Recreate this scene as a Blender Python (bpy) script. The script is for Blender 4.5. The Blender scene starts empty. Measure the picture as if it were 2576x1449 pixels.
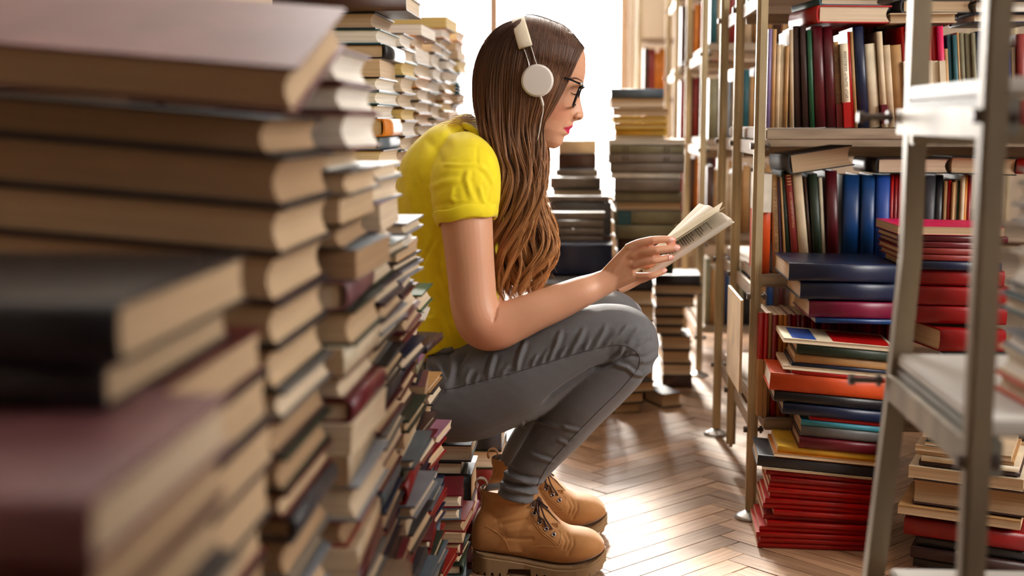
import bpy, bmesh, math, random
import numpy as np
from mathutils import Vector, Matrix, Euler
from math import sin, cos, tan, pi, radians, sqrt, exp, atan2

# ------------------------------------------------------------------ camera, light, exposure
S = bpy.context.scene
COL = S.collection
CAM_H = .912; FPX = 3220.; PITCH = radians(7.42); YAW = radians(3.38)
cam_d = bpy.data.cameras.new('camera'); cam = bpy.data.objects.new('camera', cam_d); COL.objects.link(cam)
cam_d.sensor_width = 36; cam_d.lens = FPX / 2576 * 36; cam_d.clip_start = .05
cam.location = (0, 0, CAM_H); cam.rotation_euler = (pi / 2 - PITCH, 0, YAW)
cam_d.dof.use_dof = True; cam_d.dof.focus_distance = 2.56; cam_d.dof.aperture_fstop = 2.6
S.camera = cam
S.view_settings.view_transform = 'Standard'; S.view_settings.look = 'None'
S.view_settings.gamma = 1; S.view_settings.use_curve_mapping = False
S.view_settings.exposure = 0.12
w = bpy.data.worlds.new('World'); S.world = w; w.use_nodes = True
bg = w.node_tree.nodes['Background']; bg.inputs[0].default_value = (1, .97, .92, 1); bg.inputs[1].default_value = 9.0
S.cycles.max_bounces = 7; S.cycles.diffuse_bounces = 4; S.cycles.glossy_bounces = 3
S.cycles.transparent_max_bounces = 10; S.cycles.sample_clamp_indirect = 6
S.cycles.caustics_reflective = False; S.cycles.caustics_refractive = False
S.cycles.use_denoising = True

def light(name, kind, loc, target, energy, color, size=None, size_y=None, angle=None):
    d = bpy.data.lights.new(name, kind); d.energy = energy; d.color = color
    if size: d.shape = 'RECTANGLE'; d.size = size; d.size_y = size_y
    if angle: d.angle = angle
    o = bpy.data.objects.new(name, d); COL.objects.link(o); o.location = loc
    o.rotation_euler = (Vector(target) - Vector(loc)).to_track_quat('-Z', 'Y').to_euler()
    return o
light('sun', 'SUN', (-1.0, 12, 6.6), (-.05, 2.6, .9), 8.5, (1, .93, .82), angle=radians(7))
light('daylight_end_window', 'AREA', (-.5, 7.85, 2.2), (-.5, 0, 1.3), 520, (1, .97, .93), 2.2, 3.2)
light('fill_side_window', 'AREA', (4.05, .9, 2.4), (-.3, 2.6, .6), 110, (1, .93, .86), 2.6, 2.0)  # fill lamp added from an unseen side, lights rack fronts and reader

_fw = Vector((-sin(YAW) * cos(PITCH), cos(YAW) * cos(PITCH), -sin(PITCH))); _rt = Vector((cos(YAW), sin(YAW), 0)); _up = _rt.cross(_fw)
def W(x, y, Y):
    """point of the room at distance Y along the aisle, measured from the photograph"""
    r = _fw + _rt * ((x - 1288) / FPX) - _up * ((y - 724.5) / FPX)
    return Vector((0, 0, CAM_H)) + r * (Y / r.y)

# ------------------------------------------------------------------ materials
def nodes(m):
    m.use_nodes = True
    return m.node_tree.nodes, m.node_tree.links, m.node_tree.nodes['Principled BSDF']
def mat(name, col, rough=.5, metal=0, bump=0, bscale=200, spec=.5, var=0, vscale=8, stretch=(1, 1, 1), sheen=0, sss=0):
    m = bpy.data.materials.new(name); n, l, b = nodes(m)
    b.inputs['Base Color'].default_value = (*col, 1); b.inputs['Roughness'].default_value = rough
    b.inputs['Metallic'].default_value = metal; b.inputs['Specular IOR Level'].default_value = spec
    if sheen: b.inputs['Sheen Weight'].default_value = sheen; b.inputs['Sheen Roughness'].default_value = .4
    if sss:
        b.inputs['Subsurface Weight'].default_value = sss; b.inputs['Subsurface Radius'].default_value = (.012, .004, .002)
        b.inputs['Subsurface Scale'].default_value = 1
    if bump or var:
        tc = n.new('ShaderNodeTexCoord'); mp = n.new('ShaderNodeMapping'); l.new(tc.outputs['Object'], mp.inputs[0])
        mp.inputs['Scale'].default_value = stretch
    if bump:
        t = n.new('ShaderNodeTexNoise'); t.inputs['Scale'].default_value = bscale; t.inputs['Detail'].default_value = 3
        l.new(mp.outputs[0], t.inputs[0])
        bp = n.new('ShaderNodeBump'); bp.inputs['Strength'].default_value = bump; bp.inputs['Distance'].default_value = .002
        l.new(t.outputs[0], bp.inputs['Height']); l.new(bp.outputs[0], b.inputs['Normal'])
    if var:
        t = n.new('ShaderNodeTexNoise'); t.inputs['Scale'].default_value = vscale; t.inputs['Detail'].default_value = 5
        l.new(mp.outputs[0], t.inputs[0])
        r = n.new('ShaderNodeValToRGB'); r.color_ramp.elements[0].position = .32; r.color_ramp.elements[1].position = .68
        r.color_ramp.elements[0].color = (*[c * (1 - var) for c in col], 1)
        r.color_ramp.elements[1].color = (*[min(1, c * (1 + var * .7)) for c in col], 1)
        l.new(t.outputs[0], r.inputs[0]); l.new(r.outputs[0], b.inputs['Base Color'])
    return m
def pagemat(name, col):
    m = bpy.data.materials.new(name); n, l, b = nodes(m)
    tc = n.new('ShaderNodeTexCoord'); mp = n.new('ShaderNodeMapping'); l.new(tc.outputs['Object'], mp.inputs[0])
    mp.inputs['Scale'].default_value = (3, 3, 900)
    t = n.new('ShaderNodeTexNoise'); t.inputs['Scale'].default_value = 1; t.inputs['Detail'].default_value = 4; l.new(mp.outputs[0], t.inputs[0])
    r = n.new('ShaderNodeValToRGB'); r.color_ramp.elements[0].position = .3; r.color_ramp.elements[1].position = .6
    r.color_ramp.elements[0].color = (*[c * .72 for c in col], 1); r.color_ramp.elements[1].color = (*col, 1)
    l.new(t.outputs[0], r.inputs[0]); l.new(r.outputs[0], b.inputs['Base Color'])
    bp = n.new('ShaderNodeBump'); bp.inputs['Strength'].default_value = .5; bp.inputs['Distance'].default_value = .001
    l.new(t.outputs[0], bp.inputs['Height']); l.new(bp.outputs[0], b.inputs['Normal'])
    b.inputs['Roughness'].default_value = .75
    return m
PG = {k: pagemat('pages_' + k, v) for k, v in dict(cream=(.74, .60, .43), tan=(.60, .43, .265), white=(.86, .80, .71), yellow=(.72, .52, .18), brown=(.42, .27, .15), grey=(.42, .38, .33)).items()}
CV = {}
for k, v in dict(black=(.012, .012, .015), charcoal=(.035, .035, .042), navy=(.012, .022, .06), blue=(.01, .07, .22), cobalt=(.02, .10, .42), teal=(.03, .13, .16),
                 lightblue=(.09, .42, .55), green=(.015, .10, .045), darkgreen=(.02, .035, .02), maroon=(.10, .008, .015), wine=(.17, .015, .03), red=(.55, .015, .012), darkred=(.32, .008, .012),
                 orange=(.72, .12, .02), amber=(.75, .30, .04), yellow=(.72, .43, .04), mauve=(.22, .10, .11), brown=(.07, .03, .018), darkbrown=(.055, .026, .024), tan=(.58, .36, .17), beige=(.62, .48, .32),
                 cream=(.78, .68, .50), grey=(.16, .16, .16), slate=(.13, .17, .21), olive=(.19, .18, .10), khaki=(.30, .28, .19), pink=(.80, .01, .16), magenta=(.22, .008, .06), lavender=(.28, .22, .42), white=(.8, .77, .70), rosy=(.30, .045, .04), lilac=(.42, .22, .32), steel=(.30, .33, .38), dust=(.27, .235, .205)).items():  # last grey has the window's haze mixed into the cover colour
    rr = .34 if k in ('navy', 'blue', 'maroon', 'wine', 'black', 'red', 'darkred', 'magenta') else .46
    mx_ = max(v); v = tuple(c * .80 * (c / mx_) ** .22 for c in v) if mx_ < .6 or k in ('orange', 'amber', 'pink') else v
    CV[k] = mat('cover_' + k, v, rr, bump=.12, bscale=900, var=.22, vscale=14, spec=.5)
CNAME = dict(black='black', charcoal='charcoal', navy='navy blue', blue='deep blue', cobalt='bright blue', teal='teal', lightblue='light blue', green='green', darkgreen='dark green', maroon='maroon', wine='wine red',
             red='red', darkred='dark red', orange='orange red', amber='orange', yellow='yellow', mauve='mauve', brown='brown', darkbrown='dark brown', tan='tan', beige='beige', cream='cream', grey='grey', slate='slate grey',
             olive='olive', khaki='khaki', pink='hot pink', magenta='magenta', lavender='lavender', white='white', rosy='rosy brown', lilac='lilac', steel='pale blue grey', dust='haze-paled grey')
M = dict(
    pole=mat('rack_paint', (.52, .43, .27), .42, .35, bump=.15, bscale=60, var=.45, vscale=12, stretch=(1, 1, .25)),
    pole_grey=mat('rack_paint_worn', (.30, .25, .18), .45, .4, bump=.15, bscale=60, var=.4, vscale=12, stretch=(1, 1, .25)),
    board=mat('shelf_wood', (.33, .25, .18), .6, bump=.3, bscale=40, var=.3, vscale=6, stretch=(1, 12, 12)),
    apron=mat('shelf_apron', (.23, .22, .19), .5, bump=.1, bscale=30, var=.12, vscale=5), white_board=mat('shelf_white', (.66, .65, .62), .45, bump=.1, bscale=30, var=.1, vscale=5),
    steel=mat('bolt_steel', (.12, .10, .09), .4, .8),
    foot=mat('foot_steel', (.45, .45, .45), .3, .8, var=.2),
    wall=mat('wall_plaster', (.66, .58, .48), .85, bump=.2, bscale=25, var=.08, vscale=2), dark_wall=mat('wall_panelling', (.20, .15, .11), .8, bump=.2, bscale=25, var=.2, vscale=2),
    ceiling=mat('ceiling_paint', (.80, .77, .72), .8),
    frame=mat('window_paint', (.36, .25, .17), .5, bump=.1, bscale=30),
    grain=mat('bench_wood', (.22, .13, .07), .55, bump=.3, bscale=40, var=.35, vscale=6, stretch=(12, 1, 12)),
    gold=mat('gold_print', (.62, .42, .16), .4, .5), ink=mat('print_ink', (.05, .03, .03), .6),
)

# ------------------------------------------------------------------ object helpers
def tag(o, label=None, cat=None, group=None, kind=None):
    for k, v in (('label', label), ('category', cat), ('group', group), ('kind', kind)):
        if v: o[k] = v
    return o
def empty(name, loc, rot=None):
    o = bpy.data.objects.new(name, None); COL.objects.link(o); o.location = loc; o.empty_display_size = .05
    if rot is not None: o.rotation_euler = rot if not isinstance(rot, Matrix) else rot.to_euler()
    return o
def mesh_obj(name, verts, faces, mats, parent=None, smooth=False, midx=None, origin=None):
    me = bpy.data.meshes.new(name)
    if origin is not None: verts = [Vector(v) - Vector(origin) for v in verts]
    me.from_pydata([tuple(v) for v in verts], [], faces)
    for m_ in (mats if isinstance(mats, (list, tuple)) else [mats]): me.materials.append(m_)
    if midx is not None: me.polygons.foreach_set('material_index', midx)
    if smooth: me.polygons.foreach_set('use_smooth', [True] * len(me.polygons))
    me.update()
    o = bpy.data.objects.new(name, me); COL.objects.link(o)
    if parent: o.parent = parent
    elif origin is not None: o.location = origin
    return o
def child(name, verts, faces, mats, parent, **k):
    """a part given in world coordinates, stored relative to an unrotated parent"""
    org = Vector(parent.location)
    if parent.parent: org = org + Vector(parent.parent.location)
    o = mesh_obj(name, [Vector(v) - org for v in verts], faces, mats, parent, **k)
    return o
class MB:
    def __init__(s): s.v = []; s.f = []; s.m = []
    def add(s, v, f, mi=0):
        b = len(s.v); s.v += [Vector(p) for p in v]; s.f += [tuple(i + b for i in q) for q in f]; s.m += [mi] * len(f)
    def box(s, a, b, mi=0, bev=0.0):
        a, b = [min(p, q) for p, q in zip(a, b)], [max(p, q) for p, q in zip(a, b)]
        if bev <= 0:
            v = [(x, y, z) for z in (a[2], b[2]) for y in (a[1], b[1]) for x in (a[0], b[0])]
            s.add(v, [(0, 2, 3, 1), (4, 5, 7, 6), (0, 1, 5, 4), (2, 6, 7, 3), (0, 4, 6, 2), (1, 3, 7, 5)], mi)
        else:
            bm = bmesh.new(); bmesh.ops.create_cube(bm, size=1)
            for v in bm.verts: v.co = Vector([(a[i] + b[i]) / 2 + v.co[i] * (b[i] - a[i]) for i in range(3)])
            bmesh.ops.bevel(bm, geom=bm.edges[:], offset=bev, segments=2, affect='EDGES')
            bm.verts.index_update(); s.add([v.co.copy() for v in bm.verts], [[v.index for v in f.verts] for f in bm.faces], mi); bm.free()
    def tube(s, pts, r, n=8, mi=0, caps=True, flat=1.0):
        pts = [Vector(p) for p in pts]; rs = r if isinstance(r, (list, tuple)) else [r] * len(pts)
        t = (pts[1] - pts[0]).normalized(); u = t.orthogonal().normalized(); rings = []
        for i, p in enumerate(pts):
            tt = (pts[min(i + 1, len(pts) - 1)] - pts[max(i - 1, 0)]).normalized()
            u = (u - tt * u.dot(tt)).normalized(); w_ = tt.cross(u)
            rings.append([p + (u * cos(2 * pi * k / n) + w_ * sin(2 * pi * k / n) * flat) * rs[i] for k in range(n)])
        v = [q for r_ in rings for q in r_]; f = []
        for i in range(len(pts) - 1):
            for k in range(n): f.append((i * n + k, i * n + (k + 1) % n, (i + 1) * n + (k + 1) % n, (i + 1) * n + k))
        if caps: f += [tuple(range(n))[::-1], tuple((len(pts) - 1) * n + k for k in range(n))]
        s.add(v, f, mi)
    def build(s, name, mats, parent=None, smooth=False, origin=None, world=True):
        if parent is not None and world: o = child(name, s.v, s.f, mats, parent, smooth=smooth, midx=s.m)
        else: o = mesh_obj(name, s.v, s.f, mats, parent, smooth=smooth, midx=s.m, origin=origin)
        return o
def smooth_path(P, n=8):
    """Catmull-Rom through control rows (any number of columns)"""
    P = np.array([list(p) for p in P], float); out = []
    Q = np.vstack([2 * P[0] - P[1], P, 2 * P[-1] - P[-2]])
    for i in range(1, len(Q) - 2):
        for k in range(n):
            t = k / n; a, b, c, d = Q[i - 1], Q[i], Q[i + 1], Q[i + 2]
            out.append(.5 * (2 * b + (c - a) * t + (2 * a - 5 * b + 4 * c - d) * t * t + (3 * b - a - 3 * c + d) * t ** 3))
    out.append(P[-1]); return np.array(out)

# ------------------------------------------------------------------ the room
ROOM = (-3.2, 4.2, -1.6, 8.0, 4.2)   # x0 x1 y0 y1 height
def build_floor():
    L, Wd = .403, .0558; g = .0012
    rnd = random.Random(4); V = []; Fc = []; colr = []
    c45 = cos(pi / 4)
    def plank(u0, v0, u1, v1):
        pts = [(u0 + g, v0 + g), (u1 - g, v0 + g), (u1 - g, v1 - g), (u0 + g, v1 - g)]
        q = [((a * c45 - b * c45) + .053, (a * c45 + b * c45)) for a, b in pts]
        cx = sum(p[0] for p in q) / 4; cy = sum(p[1] for p in q) / 4
        if not (ROOM[0] < cx < ROOM[1] and ROOM[2] < cy < ROOM[3]): return
        b = len(V); tx, ty = rnd.gauss(0, .0022), rnd.gauss(0, .0022)
        hz = rnd.uniform(-.0005, 0)
        for (x, y) in q:
            V.append((x, y, -.02)); V.append((x, y, hz + (x - cx) * tx + (y - cy) * ty))
        t = [b + 1, b + 3, b + 5, b + 7]; Fc.append(t)
        for k in range(4): Fc.append([b + 2 * k, b + 2 * ((k + 1) % 4), b + 2 * ((k + 1) % 4) + 1, b + 2 * k + 1])
        d = 0 if (u1 - u0) > (v1 - v0) else 1
        colr.extend([(rnd.random(), float(d), rnd.random(), 1)] * 8)
    for s_ in range(-14, 14):
        for k in range(-140, 260):
            ox, oy = s_ * L + k * Wd, -s_ * L + k * Wd
            plank(ox, oy, ox + L, oy + Wd); plank(ox + L, oy + Wd - L, ox + L + Wd, oy + Wd)
    b = len(V); V.extend([(ROOM[0], ROOM[2], -.012), (ROOM[1], ROOM[2], -.012), (ROOM[1], ROOM[3], -.012), (ROOM[0], ROOM[3], -.012)]); Fc.append([b, b + 1, b + 2, b + 3])
    colr.extend([(0, 0, 0, 1)] * 4)
    m = bpy.data.materials.new('parquet'); n, l, bs = nodes(m)
    at = n.new('ShaderNodeAttribute'); at.attribute_name = 'plank'; sp = n.new('ShaderNodeSeparateColor'); l.new(at.outputs['Color'], sp.inputs[0])
    tc = n.new('ShaderNodeTexCoord')
    def grain(rot):
        mp = n.new('ShaderNodeMapping'); mp.inputs['Rotation'].default_value = (0, 0, rot); mp.inputs['Scale'].default_value = (1, 1, 1); l.new(tc.outputs['Object'], mp.inputs[0])
        mp2 = n.new('ShaderNodeMapping'); mp2.inputs['Scale'].default_value = (5, 130, 1); l.new(mp.outputs[0], mp2.inputs[0])
        t = n.new('ShaderNodeTexNoise'); t.inputs['Scale'].default_value = 1; t.inputs['Detail'].default_value = 6; t.inputs['Roughness'].default_value = .65; l.new(mp2.outputs[0], t.inputs[0]); return t
    g1, g2 = grain(-pi / 4), grain(pi / 4)
    mx = n.new('ShaderNodeMix'); mx.data_type = 'FLOAT'; l.new(sp.outputs[1], mx.inputs[0]); l.new(g1.outputs[0], mx.inputs[2]); l.new(g2.outputs[0], mx.inputs[3])
    r = n.new('ShaderNodeValToRGB'); r.color_ramp.elements[0].position = .3; r.color_ramp.elements[0].color = (.22, .125, .075, 1); r.color_ramp.elements[1].position = .62; r.color_ramp.elements[1].color = (.56, .38, .25, 1)
    l.new(mx.outputs[0], r.inputs[0])
    r2 = n.new('ShaderNodeValToRGB'); r2.color_ramp.elements[0].color = (.55, .5, .45, 1); r2.color_ramp.elements[1].color = (1.15, 1.05, .95, 1); l.new(sp.outputs[0], r2.inputs[0])
    mu = n.new('ShaderNodeMix'); mu.data_type = 'RGBA'; mu.blend_type = 'MULTIPLY'; mu.inputs[0].default_value = 1; l.new(r.outputs[0], mu.inputs[6]); l.new(r2.outputs[0], mu.inputs[7])
    l.new(mu.outputs[2], bs.inputs['Base Color'])
    wn = n.new('ShaderNodeTexNoise'); wn.inputs['Scale'].default_value = 6; wn.inputs['Detail'].default_value = 5; l.new(tc.outputs['Object'], wn.inputs[0])
    mr = n.new('ShaderNodeMapRange'); mr.inputs[1].default_value = .3; mr.inputs[2].default_value = .7; mr.inputs[3].default_value = .34; mr.inputs[4].default_value = .58; l.new(wn.outputs[0], mr.inputs[0]); l.new(mr.outputs[0], bs.inputs['Roughness'])
    bp = n.new('ShaderNodeBump'); bp.inputs['Strength'].default_value = .35; bp.inputs['Distance'].default_value = .0015; l.new(mx.outputs[0], bp.inputs['Height']); l.new(bp.outputs[0], bs.inputs['Normal'])
    o = mesh_obj('floor', V, Fc, m); tag(o, kind='structure')
    ca = o.data.color_attributes.new('plank', 'FLOAT_COLOR', 'POINT'); ca.data.foreach_set('color', np.array(colr, 'f').ravel())
build_floor()
def struct_box(name, boxes, m, parent=None, bev=0):
    mb = MB()
    for a, b in boxes: mb.box(a, b, bev=bev)
    o = mb.build(name, m, parent)
    if not parent: tag(o, kind='structure')
    return o
x0, x1, y0, y1, HH = ROOM
WX0, WX1, WZ0, WZ1 = -1.75, .235, .42, 3.9
struct_box('wall_back', [((x0, y1 - .35, 0), (WX0, y1, HH)), ((WX1, y1 - .35, 0), (x1, y1, HH)), ((WX0, y1 - .35, 0), (WX1, y1, WZ0)), ((WX0, y1 - .35, WZ1), (WX1, y1, HH))], M['wall'])
struct_box('wall_right', [((x1, y0, 0), (x1 + .2, y1, 1.4)), ((x1, y0, 3.7), (x1 + .2, y1, HH)), ((x1, y0, 1.4), (x1 + .2, -.4, 3.7)), ((x1, 2.2, 1.4), (x1 + .2, y1, 3.7))], M['dark_wall'])
struct_box('wall_left', [((x0 - .2, y0, 0), (x0, y1, HH))], M['dark_wall'])
struct_box('wall_front', [((x0, y0 - .2, 0), (x1, y0, HH))], M['dark_wall'])
struct_box('ceiling', [((x0, y0, HH), (x1, y1, HH + .2))], M['ceiling'])
mg = bpy.data.materials.new('window_glass'); mg.use_nodes = True; nt = mg.node_tree; nt.nodes.clear()
o_ = nt.nodes.new('ShaderNodeOutputMaterial'); tr = nt.nodes.new('ShaderNodeBsdfTransparent'); gl = nt.nodes.new('ShaderNodeBsdfGlossy'); gl.inputs['Roughness'].default_value = .02
mxs = nt.nodes.new('ShaderNodeMixShader'); mxs.inputs[0].default_value = .05; nt.links.new(tr.outputs[0], mxs.inputs[1]); nt.links.new(gl.outputs[0], mxs.inputs[2]); nt.links.new(mxs.outputs[0], o_.inputs[0])
def window(name, a, b, axis, bars_u, bars_z, m=M['frame'], t=.05):
    e = empty(name, ((a[0] + b[0]) / 2, (a[1] + b[1]) / 2, a[2])); tag(e, kind='structure')
    mb = MB(); ay = 1 - axis  # axis: the one the window runs along
    def bx(u0, u1, z0_, z1_, d=.045):
        p = [0, 0, z0_]; q = [0, 0, z1_]; p[axis] = u0; q[axis] = u1; c = (a[ay] + b[ay]) / 2; p[ay] = c - d; q[ay] = c + d; mb.box(p, q, bev=.004)
    U0, U1 = a[axis], b[axis]
    bx(U0, U0 + t, a[2], b[2]); bx(U1 - t, U1, a[2], b[2]); bx(U0 + t, U1 - t, a[2], a[2] + t); bx(U0 + t, U1 - t, b[2] - t, b[2])
    for u in bars_u: bx(u - t / 2, u + t / 2, a[2] + t, b[2] - t, .03)
    for z in bars_z: bx(U0 + t, U1 - t, z - t / 2, z + t / 2, .025)
    mb.build('window_frame', m, e)
    g = MB(); c = (a[ay] + b[ay]) / 2; p = [0, 0, a[2] + t]; q = [0, 0, b[2] - t]; p[axis] = U0 + t; q[axis] = U1 - t; p[ay] = c - .003; q[ay] = c + .003; g.box(p, q); g.build('window_pane', mg, e)
window('window_1', (WX0, y1 - .3, WZ0), (WX1, y1 - .2, WZ1), 0, [-.565], [2.9])
window('fill_window', (x1 + .05, -.4, 1.4), (x1 + .15, 2.2, 3.7), 1, [.9], [2.9])  # unseen opening, added to go with the side fill lamp
struct_box('trim_1', [((WX0 - .05, y1 - .5, WZ0 - .05), (WX1 + .05, y1 - .3, WZ0))], M['white_board'])
struct_box('baseboard_back', [((x0, y1 - .37, 0), (x1, y1 - .35, .12))], M['frame'])
struct_box('baseboard_right', [((x1 - .02, y0, 0), (x1, y1 - .35, .12))], M['frame'])
struct_box('baseboard_left', [((x0, y0, 0), (x0 + .02, y1 - .35, .12))], M['frame'])

# ------------------------------------------------------------------ books
ORD = 'topmost second third fourth fifth sixth seventh eighth ninth tenth eleventh twelfth thirteenth fourteenth fifteenth sixteenth seventeenth eighteenth nineteenth twentieth twenty-first twenty-second twenty-third twenty-fourth twenty-fifth twenty-sixth twenty-seventh twenty-eighth twenty-ninth thirtieth'.split()
ORD += ['thirty-' + o for o in 'first second third fourth fifth sixth seventh eighth ninth'.split()] + ['fortieth'] + ['forty-' + o for o in 'first second third fourth fifth sixth seventh eighth ninth'.split()]
def ordl(i): return ORD[i]
def book_parts(e, H, Wd, T, cover, page, hard=True, extra=None, rnd=random, open_=0):
    """local frame: x from spine to fore-edge, y along the height, z through the thickness"""
    b = .003 if hard else .0007; ins = .003 if hard else .0; b = min(b, T * .2)
    bulge = min(.006, T * .22) if hard else .0006
    ns = 6 if hard else 2
    outer = [(Wd, 0)]; inner = [(Wd, b)]
    if hard: outer += [(.012, 0), (.007, .0009)]; inner += [(.012, b), (.007, b + .0006)]
    for k in range(ns + 1):
        a = -pi / 2 + pi * k / ns
        outer.append((.002 - bulge * cos(a), T / 2 + T / 2 * sin(a) if not hard else T / 2 + (T / 2) * sin(a)))
        inner.append((.002 + b - bulge * cos(a) * .8, T / 2 + (T / 2 - b) * sin(a)))
    if hard: outer += [(.007, T - .0009), (.012, T)]; inner += [(.007, T - b - .0006), (.012, T - b)]
    outer.append((Wd, T)); inner.append((Wd, T - b))
    n = len(outer); v = []
    for y in (0, H): v += [(x, y, z) for x, z in outer] + [(x, y, z) for x, z in inner]
    f = []
    for i in range(n - 1):
        f += [(i, i + 1, 2 * n + i + 1, 2 * n + i), (n + i + 1, n + i, 3 * n + i, 3 * n + i + 1), (i + 1, i, n + i, n + i + 1), (2 * n + i, 2 * n + i + 1, 3 * n + i + 1, 3 * n + i)]
    f += [(0, 2 * n, 3 * n, n), (n - 1, 2 * n - 1, 4 * n - 1, 3 * n - 1)]
    co_ = mesh_obj('cover', v, f, CV[cover], e)
    for p in co_.data.polygons:
        if abs(p.normal.y) < .1 and p.center.x < .0068: p.use_smooth = True
    # pages
    cv = min(.007, T * .2) if hard else .0008; out = []
    z0, z1 = b * 1.02, T - b * 1.02; xf = Wd - ins - (.0004)
    sk = rnd.uniform(-.0012, .0012)
    out = [(b + .0025, z0)] + [(xf - cv * sin(pi * k / 6) * 1.0 + sk * (k / 3 - 1) - (.0012 if hard else 0), z0 + (z1 - z0) * k / 6) for k in range(7)] + [(b + .0025, z1)]
    n = len(out); v = [(x, y, z) for y in (ins, H - ins) for x, z in out]
    f = [tuple(range(n))[::-1], tuple(range(n, 2 * n))] + [(i, (i + 1) % n, n + (i + 1) % n, n + i) for i in range(n)]
    pg = mesh_obj('pages', v, f, PG[page], e)
    if extra: extra(e, H, Wd, T)
def band(y0f, y1f, cover, label=None, nm='spine_band'):
    def fn(e, H, Wd, T):
        mb = MB(); ya, yb = H * y0f, H * y1f; pts = []
        bul = .001
        mb.box((-.0042 - bul, ya, .0002), (.0012, yb, T - .0002)); mb.box((.001, ya, -.0004), (Wd - .001, yb, 0)); mb.box((.001, ya, T), (Wd - .001, yb, T + .0004))
        o = mb.build(nm, CV[cover], e, world=False)
        tag(o, label or f"{CNAME[cover]} part of the spine")
    return fn
def lettering(col='ink', y0f=.25, y1f=.85, rows=1, size=.5, bulge=.0075, seed=1):
    def fn(e, H, Wd, T):
        rn = random.Random(seed); mb = MB(); y = H * y0f
        h = T * size / rows
        while y < H * y1f:
            wd = rn.uniform(.0018, .0034)
            if rn.random() < .15: y += .004; continue
            for r_ in range(rows):
                zc = T / 2 + (r_ - (rows - 1) / 2) * h * 1.3
                x = -bulge if abs(zc - T / 2) < T * .2 else -bulge * .8
                mb.box((x - .0002, y, zc - h * .4), (x + .0006, y + wd * .35, zc + h * .4))
                if rn.random() < .7: mb.box((x - .0002, y + wd * .35, zc + h * .22), (x + .0006, y + wd, zc + h * .4))
                if rn.random() < .5: mb.box((x - .0002, y + wd * .7, zc - h * .4), (x + .0006, y + wd, zc + h * .1))
            y += wd + .0014
        mb.build('spine_lettering', M[col], e, world=False)
    return fn
def bars(col='gold', ys=(.8, .84, .88), bulge=.0072):
    def fn(e, H, Wd, T):
        mb = MB()
        for y in ys: mb.box((-bulge, H * y, T * .2), (-bulge + .002, H * y + .0018, T * .8))
        mb.build('spine_gilding', M[col], e, world=False)
    return fn
def both(*fs):
    def fn(*a):
        for f in fs: f(*a)
    return fn
NB = [0]
def book(loc, rot, H, Wd, T, cover, page='cream', hard=True, label='', group=None, extra=None, seed=None, centre=None):
    """rot: 3x3 matrix; loc: world position of the local origin, or of the local point CENTRE"""
    NB[0] += 1
    R = rot.to_3x3() if hasattr(rot, 'to_3x3') else rot
    loc = Vector(loc)
    if centre is not None: loc = loc - R @ Vector(centre)
    e = empty('hardcover_book' if hard else 'paperback_book', loc, R)
    tag(e, label, 'book', group)
    book_parts(e, H, Wd, T, cover, page, hard, extra, random.Random(seed or NB[0]))
    return e
def RZ(a): return Matrix.Rotation(a, 3, 'Z')
def RX(a): return Matrix.Rotation(a, 3, 'X')
def RY(a): return Matrix.Rotation(a, 3, 'Y')
EDGE = dict(east=0, west=pi, north=pi / 2, south=-pi / 2)   # where the fore-edge points
def kindw(hard): return 'hardcover' if hard else 'paperback'

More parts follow.
